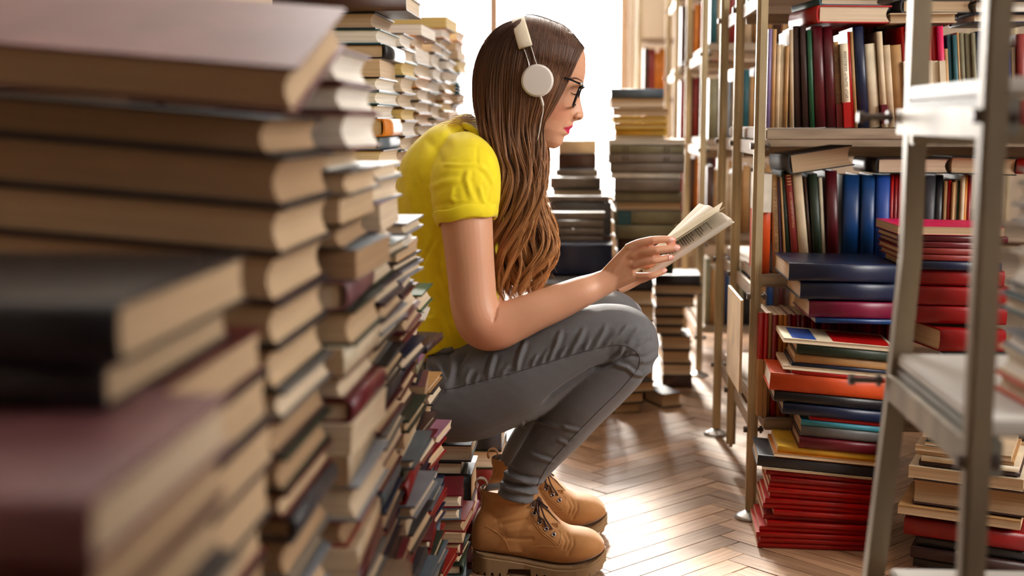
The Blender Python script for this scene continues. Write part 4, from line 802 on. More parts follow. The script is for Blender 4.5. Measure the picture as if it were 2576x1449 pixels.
finger([(1545, 680, 2.468), (1572, 668, 2.485), (1602, 664, 2.497), (1630, 668, 2.500), (1650, 673, 2.495), (1657, 675, 2.492)], [14, 13, 12, 10.5, 9.5, 6])
# far arm and hand
ring_tube(mb, PW([(1175, 425, 2.70, .045), (1190, 480, 2.745, .050), (1200, 620, 2.775, .047), (1212, 740, 2.785, .045), (1236, 800, 2.785, .046), (1270, 808, 2.78, .043), (1330, 788, 2.765, .038), (1400, 760, 2.74, .034), (1465, 739, 2.72, .0285), (1515, 727, 2.70, .025, .02), (1555, 712, 2.69, .027, .017)]), n=24)
S2_ = 2.68 / 3220
for (a, b) in (((1545, 712, 2.69), (1592, 668, 2.715)), ((1548, 716, 2.685), (1600, 680, 2.712)), ((1550, 722, 2.68), (1606, 692, 2.70)), ((1550, 726, 2.675), (1606, 703, 2.688))):
    ring_tube(mb, [(*W(*a), .0145, .0135), (*W((a[0] + b[0]) / 2, (a[1] + b[1]) / 2, (a[2] + b[2]) / 2), .0135, .012), (*W(*b), .0105, .0105)], n=12)
for (b, dx, dy, dY) in (((1592, 668, 2.715), 52, -18, -.03), ((1600, 680, 2.712), 50, -12, -.035), ((1606, 692, 2.70), 44, -10, -.035), ((1606, 703, 2.688), 36, -12, -.03)):
    ring_tube(mb, [(*W(*b), .0100, .0100), (*W(b[0] + dx * .35, b[1] + dy * .2, b[2] + dY * .1), .0088, .0088), (*W(b[0] + dx * .7, b[1] + dy * .6, b[2] + dY * .5), .008, .008), (*W(b[0] + dx, b[1] + dy, b[2] + dY), .0066, .0066)], n=12)
ring_tube(mb, [(*W(1552, 704, 2.675), .013, .013), (*W(1580, 676, 2.665), .0105, .0105), (*W(1600, 655, 2.668), .009, .009), (*W(1612, 640, 2.675), .0072, .0072)], n=12)
body = remesh(mb, .0021, 3)
crease(body, [([(1442.5, 301), (1441.5, 293), (1446, 285.5), (1453, 283)], 2.0, -.0013), ([(1450.5, 302), (1455, 299.5), (1460, 301)], 1.9, -.0030), ([(1432, 225.5), (1440, 221), (1448, 221), (1456, 225)], 1.7, -.0016), ([(1434, 240), (1441, 243.5), (1449, 243)], 2.2, -.0008), ([(1440, 303), (1431, 311), (1424, 322)], 3.5, -.0007)])
# knuckles, tendons
crease(body, [([(1642, 600), (1644, 612)], 5, .0007), ([(1650, 624), (1652, 636)], 5, .0008), ([(1644, 650), (1645, 660)], 5, .0007), ([(1580, 618), (1584, 628)], 9, .0012), ([(1590, 640), (1592, 652)], 9, .0011), ([(1592, 664), (1594, 674)], 8, .0010), ([(1600, 690), (1601, 698)], 8, .0008), ([(1538, 690), (1575, 640)], 5, .0007), ([(1250, 770), (1246, 792), (1240, 812)], 4, -.003)])
co = get_co(body); x_, y_ = proj(co); hv = co[:, [0, 2]] @ HA; wl = co[:, 1] - YH; aw = np.abs(wl); hu = co[:, [0, 2]] @ HF
front = hu > (ip(tb, hv) - .045)
k = np.clip(aw / .0255, 0, 1) ** 1.4; vt = vLT + (vM - .0005 - vLT) * k; vb = vLB + (vM - .0005 - vLB) * k
sm = lambda a: np.clip(a / .0011 + .5, 0, 1)
lip = sm(vt - hv) * sm(hv - vb) * (aw < .026) * front * (np.abs(hv - vM) < .03)
lipline = np.exp(-((hv - vM - .0004) / .0011) ** 2) * (aw < .026) * front
blush = np.exp(-((hv - vN - .004) / .02) ** 2 - ((aw - .045) / .02) ** 2) * .35 * front
tipm = np.zeros(len(co))
for p, r in FG:
    q = np.array(W(*p[-1])); tipm += np.exp(-(np.linalg.norm(co - q, axis=1) / .014) ** 2) * .8
    q = np.array(W(*p[2])); tipm += np.exp(-(np.linalg.norm(co - q, axis=1) / .008) ** 2) * .4
tipm += np.exp(-((x_ - 1240) ** 2 + (y_ - 840) ** 2) / 60 ** 2) * .25 * (co[:, 1] < 2.45)
shade = np.exp(-((hv - vE - .008) / .007) ** 2 - ((aw - .031) / .016) ** 2) * .38 * front
tint = np.stack([lip, np.clip(blush + tipm, 0, 1), np.clip(shade + lipline * .6 * (lip > .2), 0, 1), np.ones(len(co))], 1)
bo = finish(body, 'body', skin, girl)
ca = body.color_attributes.new('tint', 'FLOAT_COLOR', 'POINT'); ca.data.foreach_set('color', tint.astype('f').ravel())
from mathutils.bvhtree import BVHTree
def bvh_of(o):
    me = o.data; org = Vector(o.parent.matrix_world.translation if False else o.parent.location)
    if o.parent.parent: org = org + Vector(o.parent.parent.location)
    return BVHTree.FromPolygons([v.co + org for v in me.vertices], [tuple(p.vertices) for p in me.polygons])
def hit(bvh, px, py, far=False):
    """first surface met looking from the camera's side at a measured point"""
    o = Vector((0, 0, CAM_H)); d = (W(px, py, 2.5) - o).normalized(); r = bvh.ray_cast(o + d * 2.0, d)
    return (r[0], r[1]) if r[0] is not None else (W(px, py, 2.5), Vector((0, -1, 0)))
bb = bvh_of(bo)
# nails
for (cx, cy, ang, L, wd) in ((1690, 603, 4, 9, 6.0), (1703, 623.5, -4, 9.5, 6.8), (1687, 648.5, -8, 8.5, 5.6), (1671, 680, -28, 7.5, 5)):
    h, nrm = hit(bb, cx, cy); ax = Vector((cos(radians(ang)), 0, -sin(radians(-ang)) * -1)); ax = Vector((cos(radians(ang)), 0, -sin(radians(ang)))); ax = (ax - nrm * ax.dot(nrm)).normalized(); sd = nrm.cross(ax)
    v = []; f = []
    for i in range(7):
        for j in range(7):
            a, b = (i / 6 * 2 - 1), (j / 6 * 2 - 1); e_ = sqrt(max(0, 1 - abs(a) ** 3.2)) if True else 1
            v.append(h + ax * a * L * S_ * .92 + sd * b * e_ * wd * S_ + nrm * (.0009 - .0016 * (b * e_) ** 2 - .0004 * a * a))
    f = [(i * 7 + j, i * 7 + j + 1, (i + 1) * 7 + j + 1, (i + 1) * 7 + j) for i in range(6) for j in range(6)]
    b = len(v); v2 = [p - nrm * .0006 for p in v]; f += [tuple(k + b for k in q[::-1]) for q in f]
    child('fingernail', v + v2, f, nailm, girl, smooth=True)

# ---- eye line, lashes and brow
lash = MB()
for sgn in (-1,):
    pts = []
    for (px, py) in ((1436.5, 233.0), (1440, 235.6), (1444, 237.0), (1448.5, 237.0), (1452.5, 235.4)):
        h, nrm = hit(bb, px, py); pts.append(h + nrm * .0003)
    P = smooth_path(pts, 4); lash.tube([Vector(p) for p in P], [.0003] + [.0006] * (len(P) - 2) + [.0003], 6)
    rn = random.Random(1)
    for i in range(len(P)):
        for j in range(2):
            p = Vector(P[i]) + Vector((rn.uniform(-.0008, .0008), 0, 0)); L = rn.uniform(.006, .0085); d = Vector((.55 + .35 * i / len(P), -.45, -.42 + rn.uniform(-.1, .1))).normalized()
            lash.tube([p, p + d * L * .5 + Vector((0, 0, -.0004)), p + d * L + Vector((.0005, 0, .0008))], [.00028, .0002, .00006], 4)
lashm = mat('lash', (.012, .008, .007), .5); lash.build('eyelashes', lashm, girl)
brow = MB(); rn = random.Random(2)
for i in range(620):
    t = rn.random(); px = 1434 + 31 * t; py = 199.5 - 6.5 * sin(t * 2.6) * .8 + t * t * 9 + rn.uniform(-2.7, 2.7) * (1.15 - t * .75); h, nrm = hit(bb, px, py)
    a = h + nrm * .0004; d = Vector((-.8, 0, -.1 + rn.uniform(-.3, .1))).normalized(); brow.tube([a, a + d * .0028 + nrm * .0004, a + d * .0055], [0.00020, .00018, .00005], 4)
browm = mat('brow_hair', (.13, .065, .042), .6); brow.build('eyebrow', browm, girl)

# ---- t-shirt
mb = MB()
ring_tube(mb, PW([(1200, 335, 2.595, .046, .066), (1178, 352, 2.60, .056, .085), (1150, 385, 2.60, .078, .128), (1136, 430, 2.60, .104, .158), (1136, 500, 2.60, .114, .163), (1136, 580, 2.60, .108, .155), (1138, 670, 2.60, .098, .145), (1142, 760, 2.60, .090, .138), (1128, 840, 2.60, .088, .145), (1118, 880, 2.60, .080, .142)]), n=48, expo=2.3)
ring_tube(mb, PW([(1158, 392, 2.53, .055, .05), (1168, 425, 2.475, .068, .055), (1172, 470, 2.445, .0675, .058), (1172, 520, 2.432, .0625, .058), (1174, 550, 2.430, .0600, .056)]), n=36)
ring_tube(mb, PW([(1170, 392, 2.67, .055, .05), (1180, 425, 2.72, .068, .055), (1184, 470, 2.75, .066, .058), (1188, 545, 2.765, .062, .058)]), n=30)
# blouse of cloth above the waist
ring_tube(mb, PW([(1085, 780, 2.55, .045, .10), (1090, 830, 2.55, .052, .11), (1105, 868, 2.55, .045, .11)]), n=30)
sh = remesh(mb, .0035, 4)
co = get_co(sh); no = get_no(sh); x, y = proj(co)
d = .0022 * fnoise(co * [1, 1, .6], 42, 3) + .0012 * fnoise(co, 95, 4); set_co(sh, co + no * d[:, None])
zs_ = lambda *p: [(1000 + a / 2.636, 300 + b / 2.636) for a, b in p]
crease(sh, [(p, s_, a_ * .62) for p, s_, a_ in [(zs_((470, 330), (455, 400), (500, 545)), 6, .004), (zs_((540, 300), (600, 350), (655, 450)), 6, .0045), (zs_((530, 170), (525, 260), (530, 300)), 3, -.0035), (zs_((530, 300), (600, 330), (655, 400), (672, 480)), 3, -.003), (zs_((280, 300), (400, 305), (528, 300)), 4, .0022), (zs_((120, 340), (170, 470), (215, 580)), 5, -.004), (zs_((180, 470), (300, 420), (420, 400)), 7, .003),
            (zs_((275, 745), (200, 880), (125, 1030)), 5, -.005), (zs_((330, 800), (330, 980), (400, 1200)), 9, .005), (zs_((230, 1000), (300, 1180), (430, 1400)), 9, -.005), (zs_((200, 1180), (260, 1280), (380, 1440)), 8, .004), (zs_((60, 400), (120, 640), (90, 900)), 12, .004), (zs_((290, 70), (320, 110), (400, 150)), 12, .003), (zs_((180, 120), (260, 200), (300, 330)), 10, -.004), (zs_((540, 430), (560, 520), (600, 590)), 5, .003), (zs_((370, 440), (350, 520), (390, 560)), 6, .003), (zs_((620, 450), (600, 540), (560, 570)), 4, -.0025), (zs_((210, 580), (300, 560), (480, 560)), 4, -.003)]])
so = finish(sh, 'tshirt', shirtm, girl); tag(so, 'bright yellow short-sleeved t-shirt with rolled sleeves')
mb = MB()
def cuff(mb, P0, P1, a0, b0, a1, b1, th=.0045):
    rows = []
    A = Vector(P0); B = Vector(P1)
    for (t, o_) in ((0, 0), (-.02, th * .6), (.1, th), (.5, th * 1.1), (.9, th), (1.03, th * .5), (1.0, -.001), (.85, -.003), (.3, -.003)):
        p = A.lerp(B, t); rows.append((p.x, p.y, p.z, a0 + (a1 - a0) * t + o_, b0 + (b1 - b0) * t + o_))
    n = 48; v = []; f = []
    tdir = (B - A).normalized(); lat = Vector((0, 1, 0)); w_ = (lat - tdir * lat.dot(tdir)).normalized(); u = w_.cross(tdir)
    for r_ in rows: v += [Vector(r_[:3]) + u * r_[3] * cos(2 * pi * k / n) + w_ * r_[4] * sin(2 * pi * k / n) + tdir * .0018 * sin(5 * 2 * pi * k / n + 1) for k in range(n)]
    m = len(rows); f = [(i * n + k, i * n + (k + 1) % n, (i + 1) * n + (k + 1) % n, (i + 1) * n + k) for i in range(m - 1) for k in range(n)] + [((m - 1) * n + k, (m - 1) * n + (k + 1) % n, (k + 1) % n, k) for k in range(n)]
    mb.add(v, f)
cuff(mb, W(1171, 527, 2.430), W(1175, 557, 2.426), .0600, .055, .0545, .0535)
child('sleeve_cuff', mb.v, mb.f, shirtm, so, smooth=True)
cl = MB(); Pc = [(1148, 322, 2.60), (1158, 316, 2.56), (1176, 318, 2.535), (1195, 332, 2.525), (1212, 355, 2.53), (1224, 380, 2.55)]
cl.tube([Vector(p) for p in smooth_path([W(*p) for p in Pc], 6)], .0065, 10, flat=1.0); child('neckband', cl.v, cl.f, shirtm, so, smooth=True)

# ---- trousers
mb = MB()
LEG = [(1098, 990, 2.50, .098), (1180, 985, 2.492, .0985), (1260, 962, 2.48, .094), (1320, 940, 2.472, .0895), (1400, 896, 2.465, .0795), (1470, 864, 2.46, .0705), (1530, 846, 2.458, .064), (1574, 850, 2.456, .0610), (1608, 862, 2.456, .0500), (1634, 874, 2.456, .0330), (1652, 882, 2.456, .0110)]
ring_tube(mb, PW(LEG), n=40)
SHN = [(1606, 800, 2.456, .012), (1602, 816, 2.456, .034), (1592, 838, 2.456, .0520), (1582, 864, 2.456, .0600), (1572, 888, 2.457, .0595), (1545, 922, 2.460, .0600), (1500, 970, 2.465, .0600), (1458, 1016, 2.47, .0570), (1405, 1085, 2.482, .0500), (1360, 1142, 2.49, .0430), (1322, 1192, 2.495, .0375), (1302, 1230, 2.498, .0360), (1296, 1252, 2.498, .0370)]
ring_tube(mb, PW(SHN), n=36)
k0 = Vector(W(1575, 848, 2.456)); dX = -.018
def far(rows, dY0, dY1, dz=0.0, rs=.97):
    out = []
    for i, r in enumerate(rows):
        p = W(r[0], r[1], r[2]); t = i / (len(rows) - 1); out.append((p.x + dX, p.y + dY0 + (dY1 - dY0) * t, p.z + dz, r[3] * rs, r[3] * rs))
    return out
ring_tube(mb, far(LEG, .20, .185, .006), n=36); dX = -.012
ring_tube(mb, far(SHN, .185, .25, .004), n=30)
ring_tube(mb, PW([(1075, 985, 2.48, .088, .08), (1060, 985, 2.60, .095, .11), (1075, 985, 2.71, .088, .08)]), lat=Vector((0, 0, 1)), n=30)
ring_tube(mb, PW([(1105, 1000, 2.6, .095, .165), (1100, 940, 2.6, .090, .16), (1100, 885, 2.60, .083, .142)]), n=40)
tr_ = remesh(mb, .0032, 3)
co = get_co(tr_); no = get_no(tr_); set_co(tr_, co + no * (.0011 * fnoise(co, 60, 8) + .0006 * fnoise(co, 140, 9))[:, None])
zj = lambda *p: [(1000 + a / 2.634, 700 + b / 2.634) for a, b in p]
CR = [(zj((850, 420), (810, 520), (785, 620)), 5, .0034), (zj((645, 500), (620, 580), (600, 670)), 5, .0034), (zj((490, 600), (465, 650), (450, 710)), 5, .003), (zj((540, 630), (515, 690)), 4, .002), (zj((745, 580), (710, 610), (690, 645)), 5, .0028), (zj((930, 510), (905, 545), (885, 585)), 4, .0028), (zj((1010, 460), (975, 520), (950, 570)), 4, .0026), (zj((1085, 350), (1050, 450), (1000, 550)), 5, .0034), (zj((1130, 450), (1095, 490), (1070, 530)), 4, .0026),
      (zj((1240, 330), (1190, 430), (1140, 510)), 5, .0034), (zj((1280, 410), (1255, 440), (1235, 480)), 4, .0024), (zj((1390, 310), (1350, 380), (1300, 465)), 5, .003), (zj((1460, 350), (1370, 450)), 4.5, .0028), (zj((1530, 310), (1410, 440)), 4.5, .0026), (zj((1600, 330), (1520, 430)), 5, .0024), (zj((1670, 380), (1580, 450)), 5, .0022),
      (zj((1600, 560), (1660, 545), (1735, 500)), 5, .003), (zj((1550, 630), (1620, 640), (1700, 590)), 5, .0032), (zj((1420, 565), (1520, 590), (1570, 630)), 4, .003), (zj((1300, 610), (1420, 560), (1500, 500), (1560, 480)), 4, -.003), (zj((960, 840), (1040, 770), (1120, 710), (1280, 610), (1430, 560)), 4.5, -.005), (zj((1460, 545), (1540, 515), (1600, 515)), 3.5, -.0035), (zj((1500, 450), (1470, 510), (1400, 560)), 4, .0025),
      (zj((385, 480), (360, 600), (340, 740)), 8, .005), (zj((470, 470), (400, 560), (370, 700)), 6, -.004), (zj((230, 520), (300, 640), (320, 760)), 8, .004), (zj((180, 560), (260, 620), (290, 700)), 6, -.003),
      (zj((900, 940), (1000, 965), (1060, 985)), 4, .002), (zj((1090, 980), (1150, 1000), (1210, 1005)), 4, .0022), (zj((870, 1160), (950, 1190), (1035, 1215)), 4, .0026), (zj((1060, 1070), (1130, 1095)), 4, .0018), (zj((820, 960), (860, 990)), 4, .002),
      (zj((690, 1260), (740, 1310), (860, 1350), (970, 1350)), 5, .0048), (zj((650, 1330), (740, 1395), (880, 1420), (1000, 1400)), 5, .0045), (zj((710, 1225), (800, 1290), (900, 1320)), 4, -.003), (zj((640, 1300), (740, 1360), (900, 1392)), 3.5, -.004)]
crease(tr_, [(p, s_ * 1.05, a_ * 1.55) for p, s_, a_ in CR])
to = finish(tr_, 'trousers', denim, girl); tag(to, 'grey slim trousers creased at hip and knee')
bt = bvh_of(to)
seam = MB(); pts = []
for (a, b) in smooth_path(zj((262, 748), (400, 722), (590, 672), (800, 618), (1000, 556), (1200, 495), (1400, 448), (1500, 446), (1570, 478), (1604, 530), (1590, 600), (1540, 665), (1450, 765), (1330, 880), (1200, 1012), (1090, 1130), (1000, 1235), (945, 1330), (925, 1380)), 5):
    h, nrm = hit(bt, a, b); pts.append(h + nrm * .0002)
seam.tube(pts, .00075, 6); child('seam', seam.v, seam.f, mat('seam_thread', (.05, .05, .055), .8), to, smooth=True)
# belt loop and waist edge glimpsed under the shirt
wl_ = MB(); P = [W(1062, 872, 2.48), W(1085, 880, 2.462), W(1110, 884, 2.455), W(1140, 880, 2.452)]; wl_.tube([Vector(p) for p in smooth_path(P, 5)], .006, 8); child('waistband', wl_.v, wl_.f, denim, to, smooth=True)

# ---- boots
BS = 2.56 / FPX; BX = W(1187, 1400, 2.475).x; ZB = 1455
bxf = lambda px: (px - 1187) * BS
bzf = lambda py: (ZB - py) * BS * 1.0
def boot(dx, dy, label):
    e = empty('boot', (0, 0, 0)); e.parent = girl; e.location = Vector((BX + dx, 2.498 + dy, 0)) - Vector(girl.location); tag(e, label)
    mb = MB()
    FS = [(1181, 1352, 1392, .012), (1186, 1330, 1397, .022), (1200, 1295, 1401, .030), (1225, 1270, 1404, .0335), (1260, 1262, 1408, .034), (1300, 1262, 1413, .0345), (1340, 1272, 1419, .037), (1370, 1288, 1423, .0405), (1400, 1316, 1426, .0435), (1430, 1335, 1426, .0455), (1460, 1340, 1422, .0460), (1485, 1346, 1414, .0430), (1503, 1356, 1405, .0360), (1515, 1368, 1397, .0270), (1521.5, 1379, 1391, .0150)]
    Q = smooth_path([(bxf(a), bzf(b), bzf(c), d) for a, b, c, d in FS], 5); n = 36; v = []
    for q in Q:
        zc, hz = (q[1] + q[2]) / 2, (q[1] - q[2]) / 2
        for k in range(n):
            c, s = cos(2 * pi * k / n), sin(2 * pi * k / n)
            ex = .72 if s < 0 else .95
            v.append((q[0], q[3] * abs(c) ** (.62 if s < 0 else .9) * (1 if c > 0 else -1), zc + hz * abs(s) ** ex * (1 if s > 0 else -1)))
    m = len(Q); f = [(i * n + k, i * n + (k + 1) % n, (i + 1) * n + (k + 1) % n, (i + 1) * n + k) for i in range(m - 1) for k in range(n)] + [tuple(range(n))[::-1], tuple((m - 1) * n + k for k in range(n))]
    mb.add(v, f)
    ring_tube(mb, [(bxf(1284), 0, bzf(1395), .058, .033), (bxf(1286), 0, bzf(1345), .066, .036), (bxf(1283), 0, bzf(1300), .0640, .0365), (bxf(1279), 0, bzf(1265), .0590, .0380), (bxf(1279), 0, bzf(1252), .0580, .0390)], n=40)
    up = remesh(mb, .0022, 4)
    co = get_co(up); no = get_no(up); px = 1187 + co[:, 0] / BS; py = ZB - co[:, 2] / BS
    dd = .0010 * fnoise(co, 70, 5)
    def ln(pts, sg, amp):
        best = np.full(len(co), 1e9)
        for a, b in zip(pts[:-1], pts[1:]):
            a, b = np.array(a), np.array(b); ab = b - a; t = np.clip(((px - a[0]) * ab[0] + (py - a[1]) * ab[1]) / (ab @ ab), 0, 1); best = np.minimum(best, np.hypot(px - a[0] - t * ab[0], py - a[1] - t * ab[1]))
        return amp * np.exp(-(best / sg) ** 2)
    zb = lambda *p: [(1160 + a / 5.3875, 1180 + b / 5.3875) for a, b in p]
    for l_ in (zb((480, 690), (700, 620), (900, 530)), zb((560, 760), (720, 720), (880, 690)), zb((600, 950), (800, 960), (960, 950))): dd += ln(l_, 5, -.0022)
    for l_ in (zb((1430, 880), (1480, 960), (1440, 1080)), zb((1520, 930), (1530, 1000), (1460, 1140)), zb((1390, 900), (1420, 960), (1390, 1060))): dd += ln(l_, 3, -.0016)
    dd += ln(zb((640, 850), (760, 830), (900, 800)), 8, .002)
    set_co(up, co + no * dd[:, None])
    org = np.array(girl.location) + np.array(e.location)
    up.materials.append(nubuck); up.polygons.foreach_set('use_smooth', [True] * len(up.polygons)); up.name = 'boot_upper'
    uo = bpy.data.objects.new('boot_upper', up); COL.objects.link(uo); uo.parent = e
    bv = BVHTree.FromPolygons([v_.co for v_ in up.vertices], [tuple(p.vertices) for p in up.polygons])
    def on(zx, zy, off=.0004, side=-1):
        p = zb((zx, zy))[0]; r = bv.ray_cast(Vector((bxf(p[0]), .2 * side, bzf(p[1]))), Vector((0, -side, 0)))
        return (r[0] + r[1] * off, r[1]) if r[0] is not None else (Vector((bxf(p[0]), side * .01, bzf(p[1]))), Vector((0, side, 0)))
    # collar with a grey lining
    c = MB(); n = 44
    for (r0, mi) in ((0, 0),):
        rows = [(1262, .0005), (1256, .0022), (1246, .0024), (1240, .0020), (1238.5, .0005), (1240, -.0016), (1254, -.0030), (1262, -.0035)]
        vv = []
        for (py_, o_) in rows:
            for k in range(n):
                a = 2 * pi * k / n; vv.append((bxf(1279) + (.0585 + o_) * cos(a), (.0392 + o_) * sin(a), bzf(py_) - .004 * (.5 + .5 * cos(a)) + .002 * (.5 - .5 * cos(a))))
        ff = [(i * n + k, i * n + (k + 1) % n, (i + 1) * n + (k + 1) % n, (i + 1) * n + k) for i in range(len(rows) - 1) for k in range(n)]
        c.add(vv, [q for q in ff[:4 * n]], 0); c.add(vv, [q for q in ff[4 * n:]], 1)
    mesh_obj('collar', c.v, c.f, [nubuck, lining], e, smooth=True, midx=c.m)
    # tongue and pull loop
    t = MB(); t.add(*(lambda P: (P, [(i * 2, i * 2 + 1, i * 2 + 3, i * 2 + 2) for i in range(len(P) // 2 - 1)]))([Vector((bxf(a), s_, bzf(b))) for a, b in ((1350, 1246), (1357, 1258), (1370, 1277), (1392, 1306), (1410, 1324)) for s_ in (-.011, .011)]))
    tv = t.v + [p + Vector((-.003, 0, -.003)) for p in t.v]; tf = t.f + [tuple(i + len(t.v) for i in q[::-1]) for q in t.f]
    mesh_obj('tongue', tv, tf, nubuck, e, smooth=True)
    lp = []; 
    for k in range(15):
        a = radians(-60 + 290 * k / 14); lp.append((bxf(1206) + .0105 * cos(a) - .0, bzf(1228) + .0105 * sin(a) * 1.0))
    v = []; f = []
    for k, (a, z) in enumerate(lp):
        cx, cz = bxf(1206), bzf(1228); d = Vector((a - cx, 0, z - cz)).normalized()
        for (o_, y) in ((0, -.009), (.0022, -.009), (.0022, .009), (0, .009)): v.append(Vector((a, y, z)) + d * o_)
    for k in range(len(lp) - 1):
        for j in range(4): f.append((k * 4 + j, k * 4 + (j + 1) % 4, k * 4 + 4 + (j + 1) % 4, k * 4 + 4 + j))
    f += [(3, 2, 1, 0), tuple(range(len(v) - 4, len(v)))]
    mesh_obj('pull_loop', v, f, nubuck, e)
    # sole: welt and lugged tread
    xs = np.linspace(0, 1, 150); s = MB(); n2 = 0; V = []; F_ = []
    HWt = np.array([(bxf(a), d) for a, b, c_, d in FS]); x0_, x1_ = bxf(1184.5), bxf(1527)
    WT = np.array([(bxf(a), bzf(b)) for a, b in ((1180, 1396), (1200, 1401), (1280, 1411), (1340, 1421), (1400, 1428), (1440, 1427), (1480, 1418), (1505, 1406), (1520, 1396), (1530, 1388))])
    rows = []
    for t_ in xs:
        x = x0_ + (x1_ - x0_) * t_
        e0 = sqrt(max(0, 1 - (1 - min(1, (x - x0_) / .035)) ** 2.0)); e1 = sqrt(max(0, 1 - (1 - min(1, (x1_ - x) / .05)) ** 2.2)); hw = (np.interp(x, [bxf(1200), bxf(1260), bxf(1320), bxf(1400), bxf(1450), bxf(1500)], [.0375, .038, .037, .047, .0505, .050])) * min(e0, 1) * e1
        zt = np.interp(x, WT[:, 0], WT[:, 1]); px = 1187 + x / BS
        zb_ = .0 if px < 1440 else ((px - 1440) / 87) ** 2 * .022
        if 1277 < px < 1336: zb_ = .015
        elif (px % 19) < 5 and not (px < 1200): zb_ += .0065
        rows.append((x, max(hw, .002), zt, zb_))
    for (x, hw, zt, zb_) in rows: V += [(x, -hw, zb_), (x, -hw - .0005, zt - .0055), (x, -hw + .002, zt - .004), (x, -hw + .001, zt), (x, -hw + .004, zt + .0015), (x, hw - .004, zt + .0015), (x, hw - .001, zt), (x, hw - .002, zt - .004), (x, hw + .0005, zt - .0055), (x, hw, zb_)]
    m = 10
    for i in range(len(rows) - 1):
        for k in range(m): F_.append((i * m + k, i * m + (k + 1) % m, (i + 1) * m + (k + 1) % m, (i + 1) * m + k))
    F_ += [tuple(range(m))[::-1], tuple((len(rows) - 1) * m + k for k in range(m))]
    mesh_obj('sole', V, F_, solem, e)
    # stitching
    st = MB()
    for line in (((340, 315), (330, 420), (300, 560), (240, 690), (165, 820), (120, 950)), ((330, 790), (450, 850), (540, 920), (610, 1010), (650, 1110), (665, 1200)), ((780, 1240), (840, 1160), (930, 1090), (1050, 1045), (1180, 1035), (1320, 1040)),
                 ((910, 420), (915, 540), (940, 640), (1010, 760), (1110, 870), (1220, 950), (1310, 1030)), ((932, 420), (938, 540), (962, 630), (1030, 745), (1125, 850), (1235, 930), (1325, 1010)), ((1320, 1040), (1350, 950), (1355, 860), (1320, 830))):
        P = smooth_path([on(*p)[0] for p in line], 6); st.tube([Vector(p) for p in P], .00055, 5)
    mesh_obj('stitching', st.v, st.f, threadm, e)
    wt = MB(); wp = []
    for i in range(3, 146): x, hw, zt, zb_ = rows[i]; wp.append(Vector((x, -hw + .0022, zt + .0016)))
    for i in range(0, len(wp) - 1, 2): wt.tube([wp[i], wp[i + 1]], .0006, 5)
    mesh_obj('welt_stitching', wt.v, wt.f, solem, e)
    # eyelets and laces
    EY = [(965, 505), (990, 610), (1067, 720), (1158, 803), (1260, 877)]; lc = MB(); eo = []
    for side in (-1, 1):
        for p in EY:
            h, nrm = on(p[0], p[1], .0006, side); eo.append((h, nrm, side))
            ey = MB(); a = nrm.orthogonal().normalized(); b = nrm.cross(a)
            R, r_ = .0036, .0010; v = []; f = []
            for i in range(18):
                A = 2 * pi * i / 18; c_ = a * cos(A) + b * sin(A)
                for j in range(7): B = 2 * pi * j / 7; v.append(h + c_ * (R + r_ * cos(B)) + nrm * r_ * sin(B))
            f = [(i * 7 + j, ((i + 1) % 18) * 7 + j, ((i + 1) % 18) * 7 + (j + 1) % 7, i * 7 + (j + 1) % 7) for i in range(18) for j in range(7)]
            ey.add(v, f, 0); v = [h + a * .0029 * cos(2 * pi * i / 12) + b * .0029 * sin(2 * pi * i / 12) + nrm * .0002 for i in range(12)]; ey.add(v, [tuple(range(12))], 1)
            if side == -1 or dy > 0: mesh_obj('eyelet', ey.v, ey.f, [eyem, lacem], e, smooth=True, midx=ey.m)
    L_ = [q for q in eo if q[2] == -1]; R_ = [q for q in eo if q[2] == 1]
    for i in range(5):
        a = L_[i][0] + L_[i][1] * .001; b = R_[min(i, 4)][0] + R_[i][1] * .001; c_ = R_[max(i - 1, 0)][0] + R_[max(i - 1, 0)][1] * .001
        top = (a + c_) / 2 + Vector((.006, 0, .010)); lc.tube([Vector(p) for p in smooth_path([a, a.lerp(top, .5) + Vector((.002, -.003, .003)), top, c_], 5)], .0017, 7)
        d_ = L_[max(i - 1, 0)][0]; top = (b + d_) / 2 + Vector((.006, 0, .011)); lc.tube([Vector(p) for p in smooth_path([b, top, d_ + L_[0][1] * .001], 5)], .0017, 7)
    kn = Vector((bxf(1353), -.013, bzf(1262)))
    for P in ([kn, (1362, 1268, -.022), (1378, 1277, -.030)], [kn, (1360, 1275, -.026), (1370, 1300, -.034), (1382, 1318, -.037), (1390, 1330, -.038)], [kn, (1350, 1278, -.030), (1358, 1298, -.038), (1368, 1306, -.036), (1374, 1322, -.039)], [kn, (1345, 1262, -.02), (1340, 1270, -.033)], [kn, (1356, 1290, -.034), (1354, 1310, -.040)]):
        pts = [p if isinstance(p, Vector) else Vector((bxf(p[0]), p[2], bzf(p[1]))) for p in P]; lc.tube([Vector(p) for p in smooth_path(pts, 5)], .0018, 7)
    kb = bmesh.new(); bmesh.ops.create_icosphere(kb, subdivisions=2, radius=.0045)
    kb.verts.index_update(); lc.add([kn + Vector((v_.co.x * 1.5, v_.co.y, v_.co.z)) for v_ in kb.verts], [[v_.index for v_ in f_.verts] for f_ in kb.faces]); kb.free()
    mesh_obj('laces', lc.v, lc.f, lacem, e, smooth=True)
    tg = MB(); tg.box((bxf(1388), -.030, bzf(1328)), (bxf(1404), -.028, bzf(1316)), bev=.0006); mesh_obj('lace_tag', tg.v, tg.f, nubuck, e)
    return e
boot(0, .026, 'tan nubuck lace-up boot on the near foot'); boot(.006, .262, 'tan nubuck lace-up boot on the far foot')

